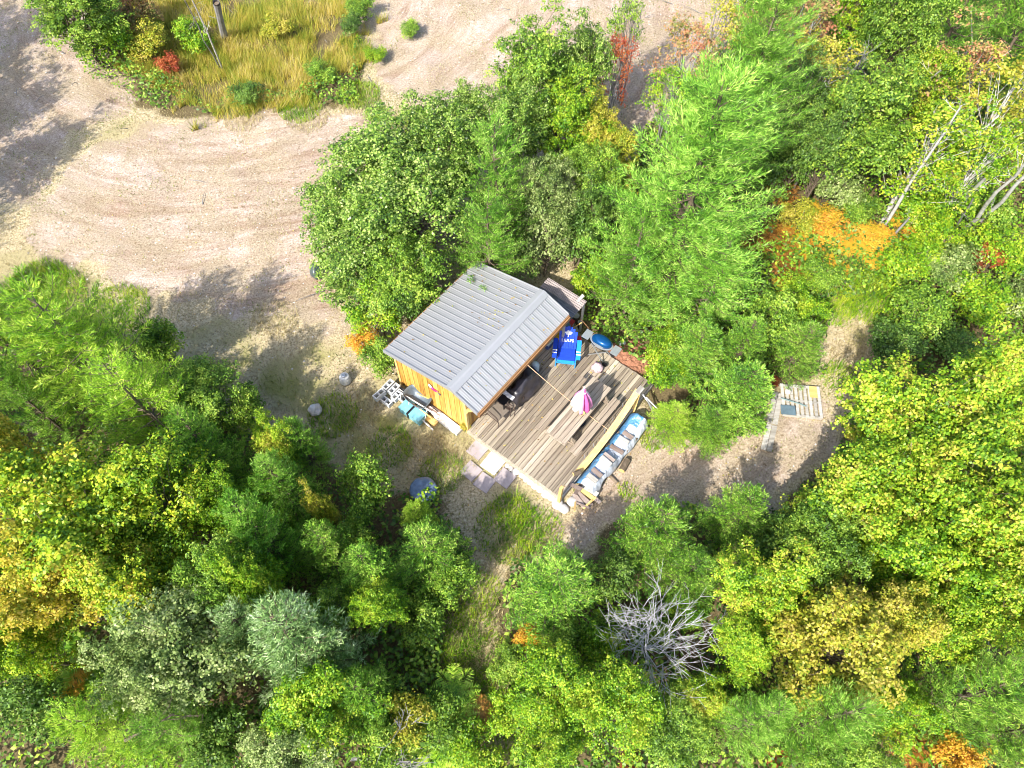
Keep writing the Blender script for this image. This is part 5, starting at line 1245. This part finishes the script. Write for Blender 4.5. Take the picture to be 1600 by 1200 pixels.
crate('small_box', 875, 517, DZ, .18, .14, .34, 40, M_YELP, 'yellow box at the eave behind the blue chair', 'box')
crate('tool_box', 858, 535, DZ, .26, .14, .24, 50, M_NAVY, 'navy tool box under the eave left of the blue chair', 'box', M_PALEB)
crate('cardboard_box', 897, 515, .05, .22, .2, .3, 15, simple('card_olive', (.28, .27, .20), .8), 'olive grey box behind the blue chair', 'box')
for (x, y, r, lab) in ((900, 493, .13, 'sawn log round standing behind the cabin corner'), (907, 503, .10, 'smaller sawn log round behind the cabin corner')):
    p = at(x, y, .3); e = empty('log_round', (p.x, p.y, 0), 0, lab, 'log'); MB().lathe([(r, 0), (r * .97, .3)], 14).build('bark', M_BARK, e); MB().lathe([(r * .9, .301), (r * .88, .306)], 14).build('end_grain', M_GREYW, e)
mb = MB(); a, b_ = at(884, 490, 1.3), at(912, 461, 1.75); mb.bar(a, b_, .10, .05)
tag(mb.build('timber_pole', M_GREYW), 'grey timber pole sticking out past the cabin corner', 'timber')
MB_ = MB(); MB_.bar(at(896, 482, 0), at(896, 478, 1.45), .09, .09); tag(MB_.build('fence_post', M_GREYW), 'grey post holding up the timber pole', 'post')
mb = MB(); mb.tube([at(889, 516, .4), at(909, 504, 1.0)], .018, 6); tag(mb.build('stick', M_NEW), 'pale broom stick leaning behind the blue chair', 'stick')
mb = MB(); mb.tube([at(908, 499, 1.1), at(921, 514, .9), at(932, 527, .95)], .014, 5); tag(mb.build('rope', M_BROWN), 'brown rope hanging towards the grill', 'rope')
# wood and leaf heap at the far deck corner
p = at(985, 556, .1); bm = bmesh.new(); bmesh.ops.create_grid(bm, x_segments=40, y_segments=40, size=.75)
for v in bm.verts:
    r = v.co.length / .8; v.co.z = .28 * max(0, 1 - r * r) + .06 * noise.noise(v.co * 9) + .03 * noise.noise(v.co * 25) - .03
me = bpy.data.meshes.new('leaf_heap'); bm.to_mesh(me); bm.free()
tag(mesh_obj('leaf_heap', me, simple('heap_red_brown', (.26, .12, .07), .95, 0, .6, 30.0), None, (p.x, p.y, 0)), 'reddish brown heap of dead needles behind the deck corner', 'heap')
lump('white_rock', 972, 536, .15, (.14, .10, .09), M_WHITE, 'white lump on the far side of the brown heap', 'stone', .3, 1)
# tarp covered wood pile along the deck
w0, w1 = loc(905, 768, .2), loc(1008, 668, .2)
M_TB = simple('tarp_blue', (.08, .22, .40), .35, 0, .25, 6.0, .6); M_TW = simple('tarp_silver_white', (.42, .46, .53), .4, 0, .3, 5.0, .6)
pile = empty('firewood_pile', wl(0, 0, 0), TH, 'long firewood pile beside the deck under the tarp', 'firewood')
X0, X1 = .72, 3.30
for i in range(32):
    x = X0 + .1 + (X1 - X0 - .2) * (i % 16) / 15; z = .07 + .13 * (i // 16); r = random.uniform(.05, .075)
    M = Matrix.Translation((x, -3.9 + random.uniform(-.04, .04), z)) @ Matrix.Rotation(math.pi / 2, 4, 'X')
    MB().lathe([(r, -.27), (r * 1.02, .27)], 7, (0, 0, 0), 1, 1, M).build('log', M_BARK if i % 3 else M_GREYW, pile)
def tarp_z(x, y):
    t = (x - X0) / (X1 - X0); yy = (y + 3.90) / .35
    top = .46 + .10 * math.sin(t * 7) + .05 * math.sin(t * 19 + 1)
    return max(.03, top * (1 - abs(yy) ** 3.2 * .75)) + .050 * noise.noise(Vector((x * 6, y * 6, 0))) + .026 * noise.noise(Vector((x * 17, y * 17, 3)))
nxg, nyg = 150, 40; vs, fs = [], []
for i in range(nxg + 1):
    x = X0 - .1 + (X1 - X0 + .25) * i / nxg; ww = .33 + .09 * noise.noise(Vector((x * 2.1, 0, 9)))
    for j in range(nyg + 1):
        y = -3.90 - ww + 2 * ww * j / nyg; vs.append((x, y, tarp_z(x, y)))
idx2 = lambda i, j: i * (nyg + 1) + j
tarp_root = empty('tarp', wl(0, 0, 0), TH, 'crumpled silver white tarp with blue edge over the firewood', 'tarp')
fw = [(idx2(i, j), idx2(i + 1, j), idx2(i + 1, j + 1), idx2(i, j + 1)) for i in range(nxg) for j in range(nyg) if j < nyg * .72 and not (i > nxg * .86 and j > nyg * .3)]
fb = [(idx2(i, j), idx2(i + 1, j), idx2(i + 1, j + 1), idx2(i, j + 1)) for i in range(nxg) for j in range(nyg) if not (j < nyg * .72 and not (i > nxg * .86 and j > nyg * .3))]
for f_, mt, nm in ((fw, M_TW, 'silver_sheet'), (fb, M_TB, 'blue_sheet')):
    mb = MB(); mb.v = vs; mb.f = f_; o = mb.build(nm, mt, tarp_root, True); md = o.modifiers.new('thick', 'SOLIDIFY'); md.thickness = .006
M_BRK = wood('wood_brown_grey', [(.14,.10,.08),(.26,.20,.17),(.36,.30,.27)], grain=(3, 20, 20))
names_ = ['grey brown board lying across the near end of the tarp', 'dark board second from the near end of the tarp', 'grey board third along the tarp', 'brown board beside the grey one in the middle of the tarp', 'curved rusty board past the middle of the tarp', 'grey board near the far end of the tarp', 'brown board at the far end of the tarp']
for (x, l, w, mt), lab in zip(((.88, .34, .15, M_GREYW), (1.12, .36, .13, M_BRK), (1.56, .38, .14, M_GREYW), (1.74, .38, .10, M_BRK), (2.16, .44, .13, M_BRK), (2.50, .34, .14, M_GREYW), (2.74, .34, .13, M_BRK)), names_):
    z = max(tarp_z(x, -3.92), tarp_z(x + .08, -4.0)) + .02
    o = MB().box(-l / 2, l / 2, -w / 2, w / 2, 0, .035).build('board', mt, None, location=wl(x, -3.93, z), rot=(0, 0, TH + math.pi / 2 + random.uniform(-.12, .12)))
    o.name = 'tarp_board'; tag(o, lab, 'board', 'boards weighing down the tarp')
# loose logs round the pile
for (x, y, z, r, l, az, lab) in ((902, 739, .45, .07, .12, 20, 'log end showing between the deck and the tarp'), (976, 727, .12, .10, .20, 60, 'short log at the outer side of the tarp'), (952, 742, .06, .05, .35, -50, 'split log lying on the dirt by the tarp')):
    p = at(x, y, z); e = empty('firewood_log', (p.x, p.y, z), math.radians(az), lab, 'log'); MB().lathe([(r, -l), (r, l)], 9, (0, 0, 0), 1, 1, Matrix.Rotation(math.pi / 2, 4, 'Y')).build('bark', M_BARK, e); MB().lathe([(r * .93, -l - .004), (r * .93, l + .004)], 9, (0, 0, 0), 1, 1, Matrix.Rotation(math.pi / 2, 4, 'Y')).build('end_grain', M_NEW, e)
# scrap wood crate at the deck corner
sc = empty('scrap_wood', at(912, 781, 0), TH, 'pile of broken crates and scrap boards at the deck corner', 'scrap')
for k, (x, y, z, l, w, a, t_, mt) in enumerate(((0, 0, .10, .62, .14, 80, .1, M_BRK), (.14, .05, .2, .60, .12, 88, 0, M_NEW), (.26, .0, .26, .55, .14, 92, .1, M_GREYW), (-.14, .08, .12, .5, .12, 75, -.1, M_BRK), (.1, .28, .3, .5, .10, 10, .2, M_BRK), (-.05, -.22, .22, .5, .06, 170, .1, M_NEW), (.36, .16, .28, .45, .08, 60, .3, M_GREYW), (-.22, -.12, .2, .46, .05, 100, .2, M_BRK), (.2, -.2, .12, .5, .12, 85, 0, M_BRK), (.05, .36, .36, .42, .12, 95, .3, M_BRK), (-.3, .1, .16, .7, .05, 30, .5, M_NEW))):
    M = Matrix.Translation((x, y, z)) @ Matrix.Rotation(math.radians(a), 4, 'Z') @ Matrix.Rotation(t_, 4, 'Y')
    MB().box(-l / 2, l / 2, -w / 2, w / 2, -.012, .012, M).build('board', mt, sc)
# long poles at the outer deck corner
for (a, b_, r, mt, lab) in ((at(1004, 616, .7), at(1030, 652, .05), .022, M_WHITE, 'white pipe leaning off the outer deck corner, inner one'), (at(1011, 624, .6), at(1026, 655, .05), .026, M_STEEL, 'grey pipe leaning off the outer deck corner'), (at(1010, 621, .65), at(1036, 648, .08), .02, M_WHITE, 'white pipe leaning off the outer deck corner, outer one')):
    mb = MB(); mb.tube([a, b_], r, 7); tag(mb.build('pipe', mt), lab, 'pipe', 'pipes leaning at the deck corner')

# ------------------------------------------------------------------ along the yellow wall
blk = MB(); W_, D2, H_ = .39, .19, .19
for x0_, x1_ in ((-W_ / 2, -W_ / 2 + .035), (-.018, .018), (W_ / 2 - .035, W_ / 2)): blk.box(x0_, x1_, -D2 / 2, D2 / 2, 0, H_)
for y0_, y1_ in ((-D2 / 2, -D2 / 2 + .035), (D2 / 2 - .035, D2 / 2)):
    blk.box(-W_ / 2 + .035, -.018, y0_, y1_, 0, H_); blk.box(.018, W_ / 2 - .035, y0_, y1_, 0, H_)
blk_me = blk.mesh('cinder_block'); M_BLK = simple('cinder_white', (.50, .52, .53), .9, 0, .10, 8)
cb = at(612, 610, .38)
for k, (dx, dy, z, a, lab) in enumerate(((-.24, .10, .19, 90, 'cinder block at the upper left of the stack top'), (0, .10, .19, 90, 'cinder block in the middle of the stack top'), (.22, .0, .19, 90, 'cinder block at the right of the stack top'), (-.24, -.32, .19, 85, 'cinder block at the lower left of the stack'),
      (.0, -.30, 0, 0, 'cinder block at the ground below the stack front'), (-.1, .1, 0, 0, 'cinder block hidden under the stack'), (.3, .1, 0, 0, 'lower cinder block at the right of the stack'))):
    pos_ = Vector((cb.x, cb.y, z)) + Vector((dx * .79 + dy * .61, -dx * .61 + dy * .79, 0))
    tag(mesh_obj('cinder_block', blk_me, M_BLK, None, pos_, (0, 0, math.radians(-38 + a)), (1, 1, .99)), lab, 'block', 'cinder blocks stacked by the yellow wall')
# wheelbarrow: dark grey tub lying beside the wall
M_TUB = simple('tub_grey', (.13, .16, .19), .4, .3, .2)
p = at(653, 624, .35); wb = empty('wheelbarrow', (p.x, p.y, 0), math.radians(-38), 'dark grey wheelbarrow parked against the yellow wall', 'wheelbarrow')
tub = MB(); rows = ((.30, .20, .22), (.40, .27, .40), (.46, .31, .55)); vs, fs = [], []; nn = 20
for (rx, ry, z) in rows + ((.44, .29, .55), (.37, .25, .40), (.28, .18, .25)):
    for k in range(nn):
        t = 2 * math.pi * k / nn; c, s = math.cos(t), math.sin(t); e_ = 2 / 3.2
        vs.append((rx * math.copysign(abs(c) ** e_, c), ry * math.copysign(abs(s) ** e_, s), z))
for i in range(5):
    for k in range(nn): fs.append((i * nn + k, i * nn + (k + 1) % nn, (i + 1) * nn + (k + 1) % nn, (i + 1) * nn + k))
fs.append(tuple(range(nn))[::-1]); fs.append(tuple(range(5 * nn, 6 * nn)))
tub.add(vs, fs).build('tub', M_TUB, wb, True)
for s in (-1, 1):
    MB().tube([(-.62, s * .05, .20), (-.3, s * .16, .24), (.85, s * .28, .50)], .018, 6).build('handle', M_NEW, wb)
    MB().tube([(.25, s * .2, .3), (.35, s * .24, 0)], .014, 5).build('leg', M_BLACK, wb)
MB().lathe([(.12, -.04), (.17, -.03), (.18, 0), (.17, .03), (.12, .04)], 16, (0, 0, 0), 1, 1, Matrix.Translation((-.62, 0, .18)) @ Matrix.Rotation(math.pi / 2, 4, 'X')).build('wheel', M_BLACK, wb)
# turquoise box with black strap
M_TURQ = simple('turquoise_lid', (.18, .44, .52), .4, 0, .2)
p = at(645, 640, .30); bx = empty('cooler_box', (p.x, p.y, 0), math.radians(-38), 'turquoise cooler with black strap lying before the wheelbarrow', 'cooler')
MB().box(-.40, .42, -.20, .20, 0, .28).build('body', M_TURQ, bx); MB().box(-.41, .43, -.21, .21, .28, .31).build('lid', M_TURQ, bx)
MB().box(-.07, .0, -.225, .225, .02, .325).build('strap', M_BLACK, bx)
# two pale aluminium rails of a ladder running past the cooler
a1, a2 = at(621, 611, .42), at(683, 649, .42); b1, b2 = at(622, 622, .30), at(677, 672, .08)
ld = empty('ladder', a1, 0, 'pale aluminium ladder laid across the cooler and wheelbarrow', 'ladder')
for u, v_ in ((a1, a2), (b1, b2)): MB().bar(u - a1, v_ - a1, .035, .05).build('rail', M_WHITE, ld)
for t in (.08, .3, .75): MB().tube([a1 + (a2 - a1) * t - a1, b1 + (b2 - b1) * t - a1], .014, 6).build('rung', M_STEEL, ld)
# white foam boards and planks at the wall foot
for (px_, py_, z, l, w, h, az, mt, lab) in ((700, 660, .16, .95, .26, .14, -40, M_WHITE, 'long white foam board at the foot of the yellow wall'), (688, 652, .10, 1.1, .16, .08, -41, simple('board_pinkish', (.62, .52, .50), .7), 'pinkish board under the white foam board'), (672, 655, .10, .5, .18, .10, -38, M_NEW, 'short tan plank beside the turquoise cooler'), (683, 638, .08, .9, .10, .08, -41, M_BRK, 'brown board tight against the yellow wall')):
    p = at(px_, py_, z); o = MB().box(-l / 2, l / 2, -w / 2, w / 2, 0, h).build('loose_board', mt, None, location=(p.x, p.y, z - h + .01), rot=(0, 0, math.radians(az))); tag(o, lab, 'board')
# yellow flowers at the corner
plant('bush', 726, 666, 9, .55, 'gold', 'small yellow flowering plant at the cabin corner')
# ------------------------------------------------------------------ out in the yard
p = at(662, 767, .2); fp = empty('fire_pit', (p.x, p.y, 0), 0, 'round fire pit under a dark blue cover beside the spruce', 'fire pit')
M_FPC = simple('cover_slate_blue', (.10, .15, .22), .32, .1, .35, 6, .6)
me = MB().lathe([(.33, .0), (.36, .2), (.37, .30)], 22).mesh('wall'); mesh_obj('wall', me, M_BLACK, fp)
cv = MB().lathe([(.40, .22), (.40, .31), (.36, .345), (.24, .35), (.10, .37), (.01, .375)], 26); me = cv.mesh('cover', True)
for v in me.vertices: v.co += Vector((0, 0, noise.noise(v.co * 6) * .05))
mesh_obj('cover', me, M_FPC, fp)
p = at(539, 592, .1); st = empty('concrete_footing', (p.x, p.y, 0), 0, 'round pale concrete footing on the sunny grass', 'footing')
MB().lathe([(.19, 0), (.18, .16), (.15, .26)], 16).build('base', M_CONC, st); MB().lathe([(.07, .255), (.07, .33), (.05, .34)], 10).build('cap', M_STEEL, st)
p = at(492, 640, .1); st = empty('concrete_footing', (p.x, p.y, 0), .4, 'knobbly pale concrete lump in the shade of the lawn', 'footing')
rr = [rock_mesh(20 + i, 3) for i in range(2)]
for me_ in rr:
    for v_ in me_.vertices: v_.co *= 1 + .16 * noise.noise(v_.co * 5) + .10 * noise.noise(v_.co * 11)
mesh_obj('base', rr[0], M_STONE, st, (0, 0, .05), (0, 0, 0), (.21, .20, .14)); mesh_obj('top', rr[1], M_CONC, st, (-.02, .02, .16), (0, 0, 0), (.12, .13, .10))
p = at(494, 424, .2); o = mesh_obj('rubbish_bag', rock_mesh(9, 3), simple('bag_dark', (.06, .08, .08), .3, 0, .4, 8, .6), None, (p.x, p.y, .2), (0, 0, .3), (.20, .30, .30)); tag(o, 'dark bag sitting on the sand beside the alder clump', 'bag')
# pallet and plank walk
pc = at(1252, 626, .12); pa = math.radians(-6)
pal = empty('pallet', (pc.x, pc.y, 0), pa, 'grey wooden pallet lying at the bend of the dirt path', 'pallet')
sl = MB().box(-.045, .045, -.56, .56, 0, .02).mesh('slat')
for k in range(9): mesh_obj('slat', sl, M_GREYW, pal, (-.56 + k * .14, 0, .11 + random.uniform(0, .003)))
for y in (-.53, 0, .53): MB().box(-.60, .60, y - .03, y + .03, .02, .108).build('stringer', M_GREYW, pal)
p = at(1232, 640, .18); o = MB().box(-.22, .22, -.16, .16, 0, .03).build('slate_board', simple('slate', (.10, .15, .18), .5), None, location=(p.x, p.y, .135), rot=(0, 0, pa)); tag(o, 'dark slate board on the left half of the pallet', 'board')
p = at(1232, 611, .18); o = mesh_obj('stone', rocks[0], M_STONE, None, (p.x, p.y, .17), (0, 0, 1), (.13, .10, .06)); tag(o, 'flat pale stone at the back left of the pallet', 'stone')
mb = MB(); mb.tube([at(1220, 622, .2), at(1250, 631, .18), at(1260, 635, .16)], .02, 6); tag(mb.build('pipe', M_TEALG), 'green grey pipe lying across the pallet', 'pipe')
p = at(1271, 612, .16); o = MB().box(-.12, .12, -.2, .2, 0, .015).build('plank_piece', M_NEW, None, location=(p.x, p.y, .136), rot=(0, 0, pa)); tag(o, 'tan plank piece at the back right of the pallet', 'board')
wk = empty('plank_walk', at(1206, 655, 0), 0, 'narrow grey plank walk half hidden by the spruce', 'walkway')
o0 = at(1206, 655, 0)
for k, (xa, ya, xb, yb, off) in enumerate(((1197, 704, 1206, 664, 0), (1206, 662, 1216, 614, .02))):
    for s in (-1, 1):
        a, b_ = at(xa, ya, .08), at(xb, yb, .08); d = (b_ - a).normalized(); sd = Vector((-d.y, d.x, 0)) * .085 * s
        MB().bar(a + sd - o0, b_ + sd - o0, .155, .04).build('plank', M_GREYW, wk)
for (x, y) in ((1200, 694), (1206, 660), (1213, 628)):
    a = at(x, y, .03) - o0; MB().box(a.x - .2, a.x + .2, a.y - .04, a.y + .04, .0, .055).build('bearer', M_BARK, wk)
plant('bush', 1209, 597, 8, .5, 'red', 'small red flowering plant behind the plank walk')
# ------------------------------------------------------------------ fallen leaves on the roof, the deck and the yard
Pl, Nl = [], []
for i in range(70):
    u, y = random.uniform(2.2, 4.0) if i < 40 else random.uniform(-.1, 4.0), random.uniform(.5, 2.9) if i < 58 else random.uniform(-.5, .2)
    w = wl(u, y, roof_z(y) + .045); Pl.append(w)
for i in range(150): Pl.append(wl(random.uniform(0, 4.7), random.uniform(-3.4, -.1), DZ + .008))
for i in range(900):
    q = Vector((random.uniform(-16, 9), random.uniform(5, 25), 0)); a2 = np.array([[q.x, q.y]])
    if dyard(a2)[0] > 0: continue
    lq = loc(0, 0) if False else None
    r_ = q - P0; lu, lw = r_.x * UX + r_.y * UY, -r_.x * UY + r_.y * UX
    if -.1 < lu < 4.9 and -3.6 < lw < 2.8: continue
    q.z = float(ground_z(a2)[0]) + .02; Pl.append(q)
Pl = np.array([tuple(p) for p in Pl]); n = len(Pl)
Nr = unit(np.column_stack([RNG.normal(0, .25, n), RNG.normal(0, .25, n), np.ones(n)])); D_l, S_l = oriented(Nr, RNG); L_l = RNG.uniform(.04, .08, n)
v, q = leaf_quads(Pl, D_l, S_l, L_l, L_l * .7)
stuff_mesh('fallen_leaves', v, q=q, mat=leaf_mat('fallen_leaf', [(.18,.10,.04),(.40,.24,.07),(.55,.42,.10),(.30,.30,.06)], transl=.1, perleaf=.8), label='small brown and yellow fallen leaves on roof, deck and yard')
